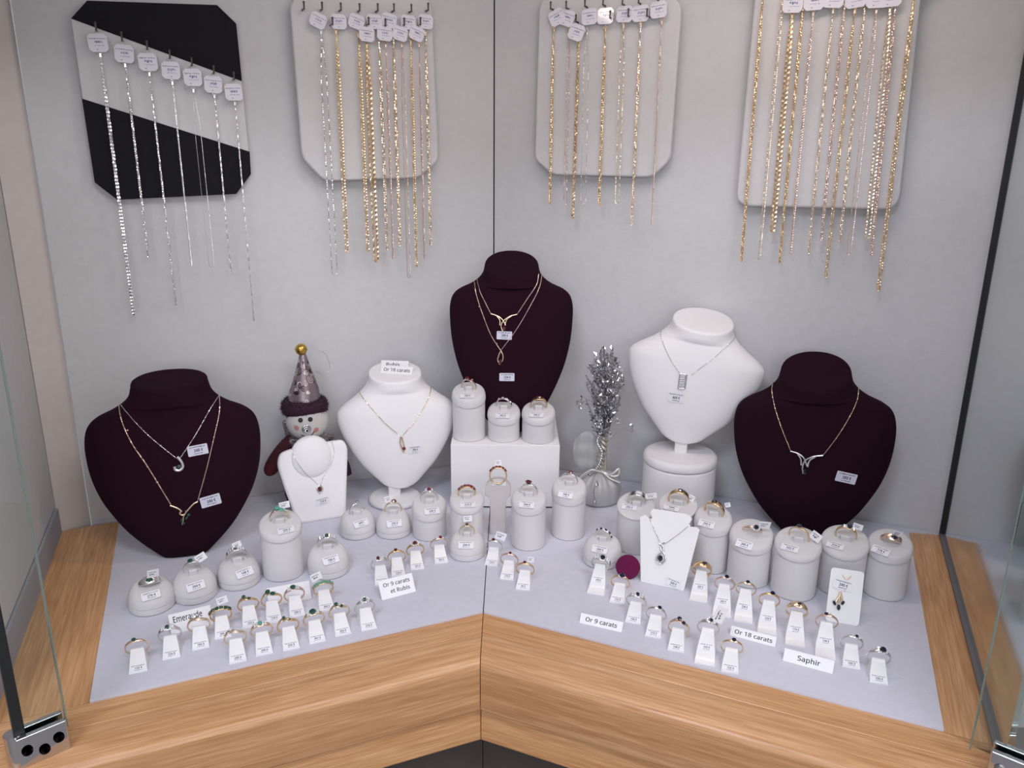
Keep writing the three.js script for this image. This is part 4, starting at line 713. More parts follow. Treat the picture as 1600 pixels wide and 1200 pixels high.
const STANDS = [
  // low domes on the emerald side
  { cx: 241, top: 899, bottom: 963, w: 69, price: '276 €', rw: 34, flat: true, lab: [236, 931], labRoll: 6 * D2R, label: 'low white ring dome nearest the wooden post', ring: { style: 'wide', metal: 'silver', gem: M.emerald, tag: [0.004, 0.017, -0.1, 0.011, 0.010], label: 'broad silver ring with oval emerald on the dome nearest the wooden post' } },
  { cx: 308, top: 882, bottom: 946, w: 66, price: '264 €', rw: 30, lab: [306, 916], labRoll: 7 * D2R, label: 'low white ring dome, middle of the three before the burgundy bust', ring: { style: 'solitaire', metal: 'silver', gem: M.emerald, gs: 0.0024, tag: [0.010, 0.008, 0.3, 0.011, 0.008], roll: 0.15, label: 'silver ring with dark emerald on the middle low dome' } },
  { cx: 376, top: 863, bottom: 924, w: 65, price: '148 €', rw: 34, lab: [382, 895], labRoll: 6 * D2R, label: 'low white ring dome beside the tall stand with two green stones', ring: { style: 'pave', metal: 'silver', gem: null, roll: 0.1, tag: [0.002, 0.012, 0.2, 0.009, 0.006], label: 'broad stone set band on the low dome beside the tall emerald stand' } },
  { cx: 515, top: 843, bottom: 907, w: 65, price: '180 €', rw: 32, lab: [517, 875], labRoll: 7 * D2R, label: 'low white ring dome before the small neck display', ring: { style: 'pave', metal: 'silver', gem: M.emerald, label: 'broad silver ring with emerald on the dome before the neck display' } },
  { cx: 560, top: 792, bottom: 845, w: 56, price: null, rw: 28, lab: [564, 818], labRoll: 8 * D2R, label: 'low white ring dome beside the neck display foot', ring: { style: 'solitaire', metal: 'silver', gem: M.emerald, gs: 0.0017, turn: 0.4, label: 'thin silver ring with tiny dark stone beside the neck display foot' } },
  { cx: 616, top: 791, bottom: 844, w: 55, price: '335 €', rw: 28, lab: [616, 818], labRoll: 2 * D2R, label: 'low white ring dome in front of the white bust foot', ring: { style: 'solitaire', metal: 'pale', gem: M.garnet, gs: 0.0026, spark: true, tag: [-0.005, 0.0125, 0.3, 0.009, 0.007], off: 8, label: 'gold ring with large red stone before the white bust foot' } },
  { cx: 730, top: 825, bottom: 879, w: 56, price: '204 €', rw: 26, lab: [728, 852], label: 'low white ring dome beside the seam', ring: { style: 'solitaire', metal: 'pale', gem: M.garnet, gs: 0.0017, tag: [0.001, 0.0155, 0.1, 0.010, 0.007], label: 'thin gold ring with small dark red stone on the dome beside the seam' } },
  { cx: 940, top: 831, bottom: 891, w: 62, price: '240 €', rw: 28, lab: [937, 859], labRoll: -6 * D2R, label: 'low white ring dome before the magenta disc', ring: { style: 'eternity', metal: 'silver', gem: M.sapphire, roll: -0.35, turn: -0.3, label: 'silver half eternity ring of dark and clear stones' } },
  // tall stands
  { cx: 445, top: 796, lid: 850, bottom: 910, w: 66, price: '390 €', rw: 31, lab: [447, 829], labRoll: 6 * D2R, label: 'tall white ring stand between the burgundy bust and the neck display', ring: { style: 'bypass', metal: 'pale', gem: M.paleEmerald, gs: 0.0028, spark: true, tag: [0.006, 0.013, 0.1, 0.011, 0.007], label: 'gold bypass ring with two large pale green stones' } },
  { cx: 672, top: 769, lid: 818, bottom: 847, w: 55, price: '248 €', rw: 29, lab: [675, 799], labRoll: 3 * D2R, label: 'white ring stand before the white bust, nearer the neck display', ring: { style: 'cluster', metal: 'silver', gem: M.ruby, gs: 0.0024, label: 'silver cluster ring with ruby centre before the white bust' } },
  { cx: 730, top: 761, lid: 806, bottom: 862, w: 54, price: '415 €', rw: 28, lab: [731, 789], label: 'tall white ring stand in front of the box corner', ring: { style: 'row', metal: 'gold', gem: M.ruby, flatTop: true, label: 'gold ring with a row of rubies in front of the box corner' } },
  { cx: 825, top: 758, lid: 808, bottom: 862, w: 56, price: '440 €', rw: 29, lab: [823, 789], labRoll: -3 * D2R, label: 'tall white ring stand right before the box, next to the clear ring finger', ring: { style: 'rect', metal: 'silver', gem: M.garnet, turn: -0.2, label: 'silver ring with a rectangular dark red stone' } },
  { cx: 887, top: 742, lid: 793, bottom: 846, w: 55, price: '198 €', rw: 28, lab: [884, 773], labRoll: -5 * D2R, label: 'tall white ring stand in front of the tinsel tree pot', ring: { style: 'solitaire', metal: 'silver', gem: M.ruby, gs: 0.0022, turn: -0.3, roll: -0.15, label: 'silver ring with small high red stone before the tinsel tree' } },
  { cx: 990, top: 769, lid: 814, bottom: 868, w: 61, price: '385 €', rw: 30, lab: [983, 793], labRoll: -5 * D2R, label: 'tall white ring stand beside the notched necklace card', ring: { style: 'baguette', metal: 'silver', gem: M.sapphire, roll: -0.2, tag: [0.015, 0.008, 0.35, 0.013, 0.006], label: 'broad silver ring with rows of dark baguette stones' } },
  { cx: 1053, top: 768, lid: 812, bottom: 880, w: 60, price: null, rw: 33, lab: [1049, 794], labRoll: -8 * D2R, label: 'tall white ring stand hidden behind the notched necklace card', ring: { style: 'wide', metal: 'gold', gem: M.sapphire, roll: -0.15, tag: [0.014, 0.002, -0.3, 0.007, 0.007], label: 'broad gold ring with dark stone behind the notched card' } },
  { cx: 1107, top: 788, lid: 841, bottom: 898, w: 59, price: '345 €', rw: 33, lab: [1104, 819], labRoll: -4 * D2R, label: 'tall white ring stand next to the notched card on the mirror side', ring: { style: 'wide', metal: 'gold', gem: M.sapphire, turn: -0.35, tag: [0.014, 0.009, 0.4, 0.006, 0.005], label: 'gold ring with raised sapphire next to the notched card' } },
  { cx: 1166, top: 811, lid: 869, bottom: 920, w: 68, price: '345 €', rw: 32, lab: [1163, 851], labRoll: -5 * D2R, flat: true, label: 'tall white ring stand, first of the last four before the dark bust', ring: { style: 'cluster', metal: 'rose', gem: M.sapphire, gs: 0.0022, roll: -0.3, tag: [0.008, 0.014, 0.1, 0.012, 0.010], label: 'rose ring with sapphire halo on the first of the last four stands' } },
  { cx: 1236, top: 823, lid: 880, bottom: 940, w: 71, price: '322 €', rw: 34, lab: [1234, 857], labRoll: -6 * D2R, label: 'tall white ring stand in front of the dark bust, second of the last four', ring: { style: 'solitaire', metal: 'gold', gem: M.sapphire, gs: 0.0024, turn: -0.3, tag: [0.016, 0.002, -0.4, 0.011, 0.009], label: 'heavy plain gold ring with sapphire and paper tag' } },
  { cx: 1308, top: 821, lid: 877, bottom: 934, w: 72, price: '310 €', rw: 33, lab: [1305, 853], labRoll: -6 * D2R, label: 'tall white ring stand behind the pendant card, third of the last four', ring: { style: 'multi', metal: 'gold', gem: M.sapphire, gs: 0.0025, roll: -0.2, tag: [0.008, 0.012, 0, 0.010, 0.006], label: 'gold ring with crossing arms and sapphire behind the pendant card' } },
  { cx: 1377, top: 827, lid: 883, bottom: 939, w: 67, price: '178 €', rw: 32, lab: [1376, 861], labRoll: -6 * D2R, flat: true, label: 'tall white ring stand nearest the mirror', ring: { style: 'wide', metal: 'rose', gem: M.sapphire, gs: 0.0018, roll: -0.25, tag: [0.002, 0.013, 0, 0.009, 0.007], label: 'rose and white metal ring with sapphire nearest the mirror' } },
  // three on the box
  { cx: 733, top: 597, lid: 640, bottom: 691.5, w: 53, h: boxH, price: '366 €', rw: 25, lab: [730, 619], label: 'tallest ring stand of the three on the box', ring: { style: 'bypass', metal: 'rose', gem: M.ruby, gem2: M.ruby, gs: 0.0021, spark: true, turn: -0.25, label: 'rose ring with crossing arms and ruby on the tallest box stand' } },
  { cx: 787, top: 626, lid: 667, bottom: 692.5, w: 52, h: boxH, price: '363 €', rw: 26, lab: [785, 650], label: 'short ring stand in the middle of the box', ring: { style: 'eternity', metal: 'silver', gem: M.garnet, roll: -0.2, turn: -0.3, label: 'silver ring with purple red stones on the middle box stand' } },
  { cx: 840.5, top: 626, lid: 667, bottom: 695, w: 53, h: boxH, price: '296 €', rw: 27, lab: [838, 649], label: 'short ring stand on the box beside the tinsel tree', ring: { style: 'wide', metal: 'gold', gem: M.garnet, gs: 0.0021, label: 'gold ring with large garnet on the box stand beside the tinsel tree' } },
];
for (const s of STANDS) ringStand({ ...s, group: SG, ringGroup: RG });

// frosted clear ring finger in front of the box
{
  const P = fl(778, 833), q = proj(P)[2] / FOCAL, g = thing('ring_finger', 'clear frosted plastic ring finger in front of the box', 'ring stand', P, 0);
  const H = heightAt(P, 748), W = 16 * q;
  const sh = new THREE.Shape(); const w0 = 11 * q; sh.moveTo(-w0, 0); sh.lineTo(w0, 0); sh.lineTo(w0, H * 0.60); sh.quadraticCurveTo(w0 * 1.1, H * 0.68, W * 1.15, H * 0.72); sh.lineTo(W * 1.12, H * 0.86); sh.quadraticCurveTo(W * 0.9, H, 0, H); sh.quadraticCurveTo(-W * 0.9, H, -W * 1.12, H * 0.86); sh.lineTo(-W * 1.15, H * 0.72); sh.quadraticCurveTo(-w0 * 1.1, H * 0.68, -w0, H * 0.6); sh.closePath();
  mesh('body', new THREE.ExtrudeGeometry(sh, { depth: 0.006, bevelEnabled: true, bevelSize: 0.001, bevelThickness: 0.001, bevelSegments: 3, curveSegments: 12 }).translate(0, 0, -0.004), M.cloud, g);
  const y = heightAt(P, 753.5); const l = mesh('price_label', labelGeo(0.0165, 0.005, 0.0004, priceCell('251 €')), M.print, g); l.position.set(0.001, y, 0.0035);
  const rg = thing('ring', 'gold ring with a row of red stones on the clear ring finger', 'ring', P.clone().add(V(0, heightAt(P, 741), 0.004)), 0, RG); rg.rotation.x = -0.1;
  makeRing(rg, 13.5 * q - 0.0007, { style: 'row', metal: 'gold', gem: M.ruby, tag: [0.0, 0.0145, 0.1, 0.008, 0.006] }); partNames(rg);
}

// ---------------------------------------------------------------- ring clips
function clipGeo(k, tall) {
  const prof = tall ? [[0.022, 0], [0.022, 0.0012], [0.0145, 0.0034], [0.0085, 0.0070], [-0.0022, 0.0238], [-0.0034, 0.0246], [-0.0056, 0.0246], [-0.0068, 0.0236], [-0.011, 0]] : [[0.016, 0], [0.016, 0.0016], [0.0085, 0.0052], [-0.0030, 0.0160], [-0.0040, 0.0167], [-0.0062, 0.0167], [-0.0072, 0.0158], [-0.0110, 0]];
  const half = (z, y) => (tall ? 0.0098 - 0.0042 * Math.min(1, y / 0.024) : 0.0093 - 0.0028 * Math.min(1, y / 0.016));
  const n = prof.length, pos = [], tri = (a, b, c) => pos.push(...a, ...b, ...c);
  const Lp = prof.map(([z, y]) => [-half(z, y), y, z]), Rp = prof.map(([z, y]) => [half(z, y), y, z]);
  for (let i = 0; i < n; i++) { const j = (i + 1) % n; tri(Lp[i], Rp[i], Lp[j]); tri(Rp[i], Rp[j], Lp[j]); }
  THREE.ShapeUtils.triangulateShape(prof.map(([z, y]) => new THREE.Vector2(z, y)), []).forEach(([a, b, c]) => { tri(Lp[a], Lp[b], Lp[c]); tri(Rp[a], Rp[c], Rp[b]); });
  const g = new THREE.BufferGeometry(); g.setAttribute('position', new THREE.Float32BufferAttribute(pos.map((v) => v * k), 3)); g.computeVertexNormals(); return toCreasedNormals(g, 0.5);
}
const KS = 0.83, KT = 0.94, CLIP = { short: clipGeo(KS, false), tall: clipGeo(KT, true) };
function clip(o, yaw, where, group, ringGroup) {
  const tall = !!o.tall, fz = tall ? 0.022 * KT : 0.016 * KS, P = fl(o.x, o.y);
  const yy = yaw + (o.turn ?? 0), c = P.clone().addScaledVector(V(Math.sin(yy), 0, Math.cos(yy)), -fz);
  const g = thing('ring_clip', `white clip${o.price ? ' priced ' + o.price : ''}, ${o.w}, ${where}`, 'ring clip', c, yy, group);
  const k = tall ? KT : KS;
  mesh('clip', CLIP[tall ? 'tall' : 'short'], M.plastic, g);
  const l = mesh('price_label', labelGeo(tall ? 0.0130 : 0.0140, tall ? 0.0064 : 0.0066, 0.0002, priceCell(o.price, '#f4f4f8')), M.print, g);
  if (tall) { l.position.set(0, 0.0100, 0.00665); l.rotation.x = -(Math.PI / 2 - Math.atan2(0.0168, 0.0107)); } else { l.position.set(0, 0.0034, 0.01225); l.rotation.x = -(Math.PI / 2 - Math.atan2(0.0036, 0.0075)); }
  l.position.multiplyScalar(k); l.translateZ(0.0001);
  const R = (o.rw ?? 0.0196) / 2, top = tall ? 0.0246 : 0.0167, zt = tall ? -0.0045 : -0.0052;
  const rp = V(o.dx ?? 0, top * k + (tall ? 0.0004 : 0.0010), zt * k).applyAxisAngle(V(0, 1, 0), yy).add(c);
  const rg = thing('ring', `${o.r.word}, ${o.w}, ${where}`, 'ring', rp, yy + (o.r.turn ?? 0), ringGroup);
  rg.rotation.order = 'YXZ'; rg.rotation.x = o.r.tip ?? 0.38; rg.rotation.z = o.r.roll ?? 0;
  makeRing(rg, R, o.r); partNames(rg);
}
const E = M.emerald, PE = M.paleEmerald, RU = M.ruby, GA = M.garnet, SA = M.sapphire;
const r = (style, metal, gem, word, o = {}) => ({ style, metal, gem, word, ...o });
const EM = [
  { x: 216, y: 1051, price: '125 €', w: 'nearest the wooden side', r: r('solitaire', 'pale', E, 'thin pale gold ring with small green stone', { gs: 0.0017, roll: 0.12 }) },
  { x: 268, y: 1029, price: '124 €', w: 'second from the wooden side', r: r('multi', 'silver', E, 'silver ring with sparkling centre and dark stone', { gs: 0.0016, roll: 0.12 }) },
  { x: 314, y: 1014, price: '185 €', w: 'third from the wooden side', r: r('bypass', 'pale', M.diamond, 'pale gold twisted ring with clear stones', { roll: 0.15, gs: 0.0015 }) },
  { x: 349, y: 997, price: '205 €', w: 'just past the Emeraude card', r: r('row', 'gold', E, 'gold ring with green stones in line', { roll: 0.1, tag: [0.004, 0.016, 0.1, 0.010, 0.007] }) },
  { x: 392, y: 980, price: '154 €', w: 'fifth along the rear line', r: r('bypass', 'gold', E, 'gold ring with loops and dark stone', { roll: 0.15, gs: 0.0017 }) },
  { x: 429, y: 972, price: '178 €', w: 'sixth along the rear line', r: r('bypass', 'gold', E, 'gold ring with two dark green stones', { roll: 0.12, gs: 0.0023, spark: true }) },
  { x: 465, y: 963, price: '288 €', w: 'second last of the rear line', r: r('multi', 'rose', E, 'broad rose ring with dark square stone', { roll: 0.1, gs: 0.0024 }) },
  { x: 511, y: 954, price: '480 €', w: 'last of the rear line', r: r('row', 'gold', PE, 'gold ring with green stone and clear stones', { roll: 0.1, tag: [-0.005, 0.017, 0.2, 0.011, 0.008] }) },
  { x: 372, y: 1035, price: '205 €', w: 'first of the front line', r: r('bypass', 'pale', M.diamond, 'gold twisted ring with looped arms', { roll: 0.15, gs: 0.0014, spark: true }) },
  { x: 413.5, y: 1023, price: '290 €', w: 'second of the front line', r: r('multi', 'pale', PE, 'pale gold ring with pale green stone', { roll: 0.1, gs: 0.0019 }) },
  { x: 455.5, y: 1015, price: '235 €', w: 'third of the front line', r: r('bypass', 'gold', E, 'gold crossed ring with tiny green stones', { roll: 0.15, gs: 0.0014, spark: true }) },
  { x: 496.5, y: 1004, price: '241 €', w: 'fourth of the front line', r: r('multi', 'pale', E, 'pale gold ring with large oval green stone', { roll: 0.1, gs: 0.0028 }) },
  { x: 536.5, y: 992.5, price: '250 €', w: 'fifth of the front line', r: r('bypass', 'pale', E, 'gold ring with green stone and sparkling arm', { roll: 0.1, gs: 0.0017, spark: true }) },
  { x: 577, y: 984, price: '276 €', w: 'last of the front line', r: r('cluster', 'silver', E, 'silver halo ring with small green stone', { roll: 0.05, gs: 0.0013 }) },
];
const RB = [
  { x: 597, y: 914, price: null, w: 'behind the nine carat card', r: r('multi', 'silver', GA, 'silver ring with dark red stone', { roll: 0.2, gs: 0.0017 }) },
  { x: 623, y: 901, price: '134 €', w: 'second along', r: r('solitaire', 'gold', GA, 'thin gold ring with single round dark red stone', { roll: 0.1, gs: 0.0018 }) },
  { x: 652.5, y: 890, price: '161 €', w: 'third along', r: r('cluster', 'gold', GA, 'gold ring with red flower cluster', { roll: 0.05, gs: 0.0020 }) },
  { x: 690, y: 880, price: '285 €', w: 'beside the low dome', r: r('solitaire', 'pale', RU, 'pale gold ring with small ruby beside a clear stone', { roll: -0.1, gs: 0.0018, spark: true }) },
  { x: 767.5, y: 884, price: '112 €', w: 'first past the seam', turn: -0.4, r: r('solitaire', 'silver', GA, 'thin silver ring with dark stone and tag', { gs: 0.0017, tag: [0.008, 0.014, -0.3, 0.012, 0.009] }) },
  { x: 791.5, y: 906, price: '178 €', w: 'middle one past the seam', turn: -0.4, r: r('solitaire', 'rose', GA, 'thin rose ring with tiny dark stone', { gs: 0.0014, roll: -0.15 }) },
  { x: 816.5, y: 922, price: '95 €', w: 'last one past the seam', turn: -0.4, r: r('solitaire', 'gold', GA, 'thin gold ring with small red stone', { gs: 0.0016, tag: [0.006, 0.012, 0, 0.007, 0.006] }) },
];
const SF = [
  { x: 930, y: 929, price: '430 €', w: 'first of the front line', tall: true, r: r('pave', 'silver', SA, 'broad silver ring with sapphire and clear stones', { gs: 0.0025, roll: -0.25 }) },
  { x: 963.5, y: 943, price: '115 €', w: 'below the magenta disc', r: r('solitaire', 'gold', SA, 'gold ring with large round sapphire', { gs: 0.0026, roll: -0.2, spark: true }) },
  { x: 988.5, y: 974, price: '198 €', w: 'third of the front line', r: r('multi', 'silver', SA, 'silver openwork ring with dark stone', { gs: 0.0016, roll: -0.15 }) },
  { x: 1020, y: 996, price: '173 €', w: 'fourth of the front line', r: r('solitaire', 'silver', SA, 'thin silver ring with small sapphire', { gs: 0.0018, roll: -0.3 }) },
  { x: 1055.5, y: 1018, price: '148 €', w: 'fifth of the front line', r: r('bypass', 'pale', SA, 'pale gold bypass ring with two sapphires', { gs: 0.0019, roll: -0.2 }) },
  { x: 1100.5, y: 1039, price: '133 €', w: 'sixth of the front line', tall: true, r: r('cluster', 'silver', SA, 'silver flower ring with a tall tag', { gs: 0.0013, roll: -0.2, tag: [0.006, 0.018, 1.4, 0.016, 0.010] }) },
  { x: 1140, y: 1051, price: '122 €', w: 'last of the front line', r: r('solitaire', 'pale', SA, 'thin gold ring with dark oval stone', { gs: 0.0018, roll: -0.1 }) },
];
const SB = [
  { x: 1091, y: 940, price: '285 €', w: 'beside the notched card', tall: true, r: r('wide', 'gold', SA, 'plain domed gold ring with flush dark stone', { gs: 0.0015, roll: -0.2 }) },
  { x: 1127, y: 964, price: '285 €', w: 'second of the rear line', tall: true, r: r('solitaire', 'rose', SA, 'rose ring with sapphire and clear stone', { gs: 0.0020, roll: -0.15, spark: true }) },
  { x: 1161, y: 973, price: '238 €', w: 'third of the rear line', tall: true, r: r('solitaire', 'pale', SA, 'thin gold ring with split shoulder and sapphire', { gs: 0.0017, roll: -0.1 }) },
  { x: 1198, y: 992, price: '230 €', w: 'fourth of the rear line', tall: true, r: r('solitaire', 'gold', SA, 'yellow gold ring with high round sapphire', { gs: 0.0021, roll: -0.2 }) },
  { x: 1242, y: 1010, price: '178 €', w: 'fifth of the rear line', tall: true, r: r('wide', 'pale', SA, 'flat gold ring with small dark stone', { gs: 0.0012, roll: -0.15 }) },
  { x: 1289.5, y: 1029, price: '158 €', w: 'below the pendant card', tall: true, r: r('solitaire', 'rose', SA, 'thin rose gold ring with tiny sapphire', { gs: 0.0015, roll: -0.1, off: -14 }) },
  { x: 1330, y: 1044, price: '105 €', w: 'second last of the rear line', r: r('solitaire', 'silver', SA, 'thin silver ring with tiny stones', { gs: 0.0014, roll: -0.25, spark: true }) },
  { x: 1373, y: 1068, price: '155 €', w: 'nearest the mirror', r: r('cluster', 'silver', SA, 'silver ring with large dark round stone', { gs: 0.0024, roll: -0.15 }) },
];
EM.forEach((o) => clip(o, 22 * D2R, 'emerald group', 'ring clips with emerald rings', 'emerald rings on clips'));
RB.forEach((o) => clip(o, 14 * D2R, 'ruby group', 'ring clips with ruby rings', 'ruby rings on clips'));
SF.forEach((o) => clip(o, -17 * D2R, 'sapphire group', 'ring clips with sapphire rings', 'sapphire rings on clips'));
SB.forEach((o) => clip(o, -17 * D2R, 'sapphire group', 'ring clips with sapphire rings', 'sapphire rings on clips'));

// ---------------------------------------------------------------- the doll behind the neck display
function upright(P) { const aw = away(P), n = aw.clone().negate(), yaw = Math.atan2(n.x, n.z), mpp = proj(P.clone().setY(P.y + 0.08))[2] / FOCAL; return { yaw, mpp, at: (px, py, dz = 0) => { const q = onPlane(px, py, P.clone().addScaledVector(n, dz), n); return q.sub(P).applyAxisAngle(V(0, 1, 0), -yaw); } }; }
{
  const P = fl(480, 785), B = upright(P), m = B.mpp, g = thing('snowman_doll', 'snowman doll with a tall silver hat and burgundy fur trim behind the neck display', 'doll', P, B.yaw);
  const a = (x, y, z) => B.at(x, y, z);
  const white = phy([0.62, 0.60, 0.57], { roughness: 0.95, bumpMap: weaveTex, bumpScale: 0.0003 }), brocadeC = document.createElement('canvas'); brocadeC.width = brocadeC.height = 256;
  { const c = brocadeC.getContext('2d'); c.fillStyle = '#94888c'; c.fillRect(0, 0, 256, 256); c.lineWidth = 5; for (let i = 0; i < 46; i++) { c.strokeStyle = ['#f2eeee', '#2b2428', '#d8cecb', '#3a3236'][i % 4]; c.beginPath(); const x = rnd() * 256, y = rnd() * 256, R = rr(7, 24); for (let t = 0; t < 12; t += 0.3) c.lineTo(x + Math.cos(t) * R * (1 - t / 13), y + Math.sin(t) * R * (1 - t / 13)); c.stroke(); } }
  const bt = new THREE.CanvasTexture(brocadeC); bt.colorSpace = THREE.SRGBColorSpace; bt.wrapS = bt.wrapT = THREE.RepeatWrapping; bt.repeat.set(2, 2);
  const brocade = phy([0.95, 0.9, 0.9], { map: bt, metalness: 0.55, roughness: 0.32, bumpMap: bt, bumpScale: 0.0006 });
  const burg = phy([0.045, 0.004, 0.012], { roughness: 0.9, sheen: 0.6, sheenColor: new THREE.Color(0.2, 0.02, 0.06) }), fur = std([0.035, 0.009, 0.022], { roughness: 0.95 });
  // body and arms
  const hips = a(482, 776, 0), chest = a(482, 706, 0);
  mesh('body', lathe([[0, 0], [32 * m, 0], [36 * m, 16 * m], [34 * m, 52 * m], [26 * m, 90 * m], [15 * m, 108 * m], [0, 112 * m]].map(([x, y]) => [x, y])).scale(1, 1, 0.7).translate(hips.x, 0, -0.004), burg, g);
  const armL = [a(456, 688, 0.0), a(444, 700, 0.01), a(432, 716, 0.014), a(424, 730, 0.016)];
  mesh('arm', new THREE.TubeGeometry(new THREE.CatmullRomCurve3(armL), 20, 11 * m, 12), burg, g);
  mesh('mitten', new THREE.SphereGeometry(13 * m, 20, 14).scale(0.85, 1.15, 0.8).rotateZ(-0.6).translate(...a(425, 730, 0.017).toArray()), phy([0.065, 0.003, 0.009], { roughness: 0.9, sheen: 0.5, sheenColor: new THREE.Color(0.25, 0.02, 0.05) }), g);
  mesh('arm', new THREE.TubeGeometry(new THREE.CatmullRomCurve3([a(508, 690, 0), a(526, 706, 0.004), a(538, 726, 0.006), a(542, 742, 0.008)]), 20, 8 * m, 12), fur, g);
  // scarf
  mesh('scarf', merge([new THREE.TorusGeometry(24 * m, 9 * m, 12, 32).rotateX(Math.PI / 2 - 0.15).translate(...a(481, 687, 0).toArray()), rbox(17 * m, 34 * m, 9 * m, 3 * m).rotateZ(0.15).translate(...a(453, 672, -0.004).toArray()), rbox(15 * m, 26 * m, 8 * m, 3 * m).rotateZ(-0.4).translate(...a(511, 690, -0.002).toArray())]), brocade, g);
  // head and face
  const head = a(480, 657, 0.012), hr = 31 * m, hd = mesh('head', new THREE.SphereGeometry(hr, 40, 28).scale(1.02, 0.96, 0.95), white, g); hd.position.copy(head);
  const face = (px, py) => { const q = a(px, py - 5, 0.012).sub(head); const z = Math.sqrt(Math.max(0, 1 - (q.x / hr / 1.02) ** 2 - (q.y / hr / 0.96) ** 2)) * hr * 0.95; return V(q.x, q.y, z); };
  for (const [x, y] of [[469, 653], [484, 651.5]]) { const e = mesh('eye', new THREE.SphereGeometry(3.6 * m, 14, 10), M.black, hd); e.position.copy(face(x, y)); }
  const np = face(478, 666); const coil = []; for (let i = 0; i <= 60; i++) { const t = i / 60, an = t * Math.PI * 6; coil.push(V(np.x + Math.cos(an) * 6.5 * m * (1 - t * 0.85), np.y + Math.sin(an) * 6.5 * m * (1 - t * 0.85), np.z + t * 9 * m)); }
  mesh('nose', merge([tube(coil, 1.3 * m, 90, 6), new THREE.ConeGeometry(6 * m, 9 * m, 18).rotateX(Math.PI / 2).translate(np.x, np.y, np.z + 3.5 * m)]), M.chrome, hd);
  mesh('mouth', tube([face(470, 676), face(478, 679), face(486, 676), face(491, 669)].map((p) => p.setZ(p.z + 0.0003)), 0.7 * m, 16, 5), M.black, hd);
  for (const [x, y] of [[463, 665], [493, 668]]) { const c = mesh('cheek', new THREE.SphereGeometry(4 * m, 12, 8).scale(1, 1, 0.25), std([0.5, 0.20, 0.18], { roughness: 1 }), hd); const p = face(x, y); c.position.copy(p); c.lookAt(p.clone().multiplyScalar(2).applyMatrix4(hd.matrixWorld)); c.quaternion.setFromUnitVectors(V(0, 0, 1), p.clone().normalize()); }
  // hat, trim, bell
  const hb = a(476, 632, 0.002), ht = a(472, 553, -0.002);
  const hatAxis = ht.clone().sub(hb), hat = [];
  const hg = lathe([[27 * m, 0], [26 * m, 3 * m], [21.5 * m, 22 * m], [14 * m, 46 * m], [8.5 * m, 66 * m], [4.5 * m, 80 * m], [0.0001, 84 * m]], 40);
  { const p = hg.attributes.position; for (let i = 0; i < p.count; i++) { const t = p.getY(i) / (84 * m); p.setX(i, p.getX(i) * (1 + 0.05 * Math.sin(t * 14 + p.getZ(i) * 900)) + Math.sin(t * 2.6) * 1.2 * m); } hg.computeVertexNormals(); }
  hg.applyQuaternion(new THREE.Quaternion().setFromUnitVectors(V(0, 1, 0), hatAxis.clone().normalize()));
  mesh('hat', hg.translate(hb.x, hb.y, hb.z), brocade, g);
  const bell = a(470.5, 546, -0.001), bm = std([0.62, 0.42, 0.10], { metalness: 1, roughness: 0.28 });
  mesh('bell', merge([new THREE.SphereGeometry(9 * m, 24, 18).translate(bell.x, bell.y, bell.z), new THREE.TorusGeometry(9 * m, 0.9 * m, 8, 28).rotateX(Math.PI / 2 - 0.3).translate(bell.x, bell.y, bell.z)]), bm, g);
  const fc = a(476, 634, 0.004), hairs = [new THREE.TorusGeometry(26 * m, 9 * m, 12, 40).rotateX(Math.PI / 2).scale(1, 1.35, 1).translate(fc.x, fc.y, fc.z)];
  for (let i = 0; i < 2600; i++) { const th = rnd() * Math.PI * 2, ph = rnd() * Math.PI * 2, R = 26 * m, q = 8.5 * m, n = V(Math.cos(th) * Math.cos(ph), Math.sin(ph) * 1.3, Math.sin(th) * Math.cos(ph)), b = V(fc.x + Math.cos(th) * (R + q * Math.cos(ph)), fc.y + q * 1.35 * Math.sin(ph), fc.z + Math.sin(th) * (R + q * Math.cos(ph))), L = rr(5, 11) * m; hairs.push(new THREE.ConeGeometry(0.7 * m, L, 3, 1, true).applyQuaternion(new THREE.Quaternion().setFromUnitVectors(V(0, 1, 0), n.add(V(rr(-0.6, 0.6), rr(-0.6, 0.6), rr(-0.6, 0.6))).normalize())).translate(b.x, b.y, b.z)); }
  mesh('fur_trim', merge(hairs), fur, g);
  mesh('hanging_thread', tube([a(497, 548, -0.012), a(505, 550, -0.014), a(511, 558, -0.014), a(515, 570, -0.014), a(513, 580, -0.014), a(506, 585, -0.012), a(492, 580, -0.01)], 0.35 * m, 30, 5), M.silver, g);
  partNames(g);
}
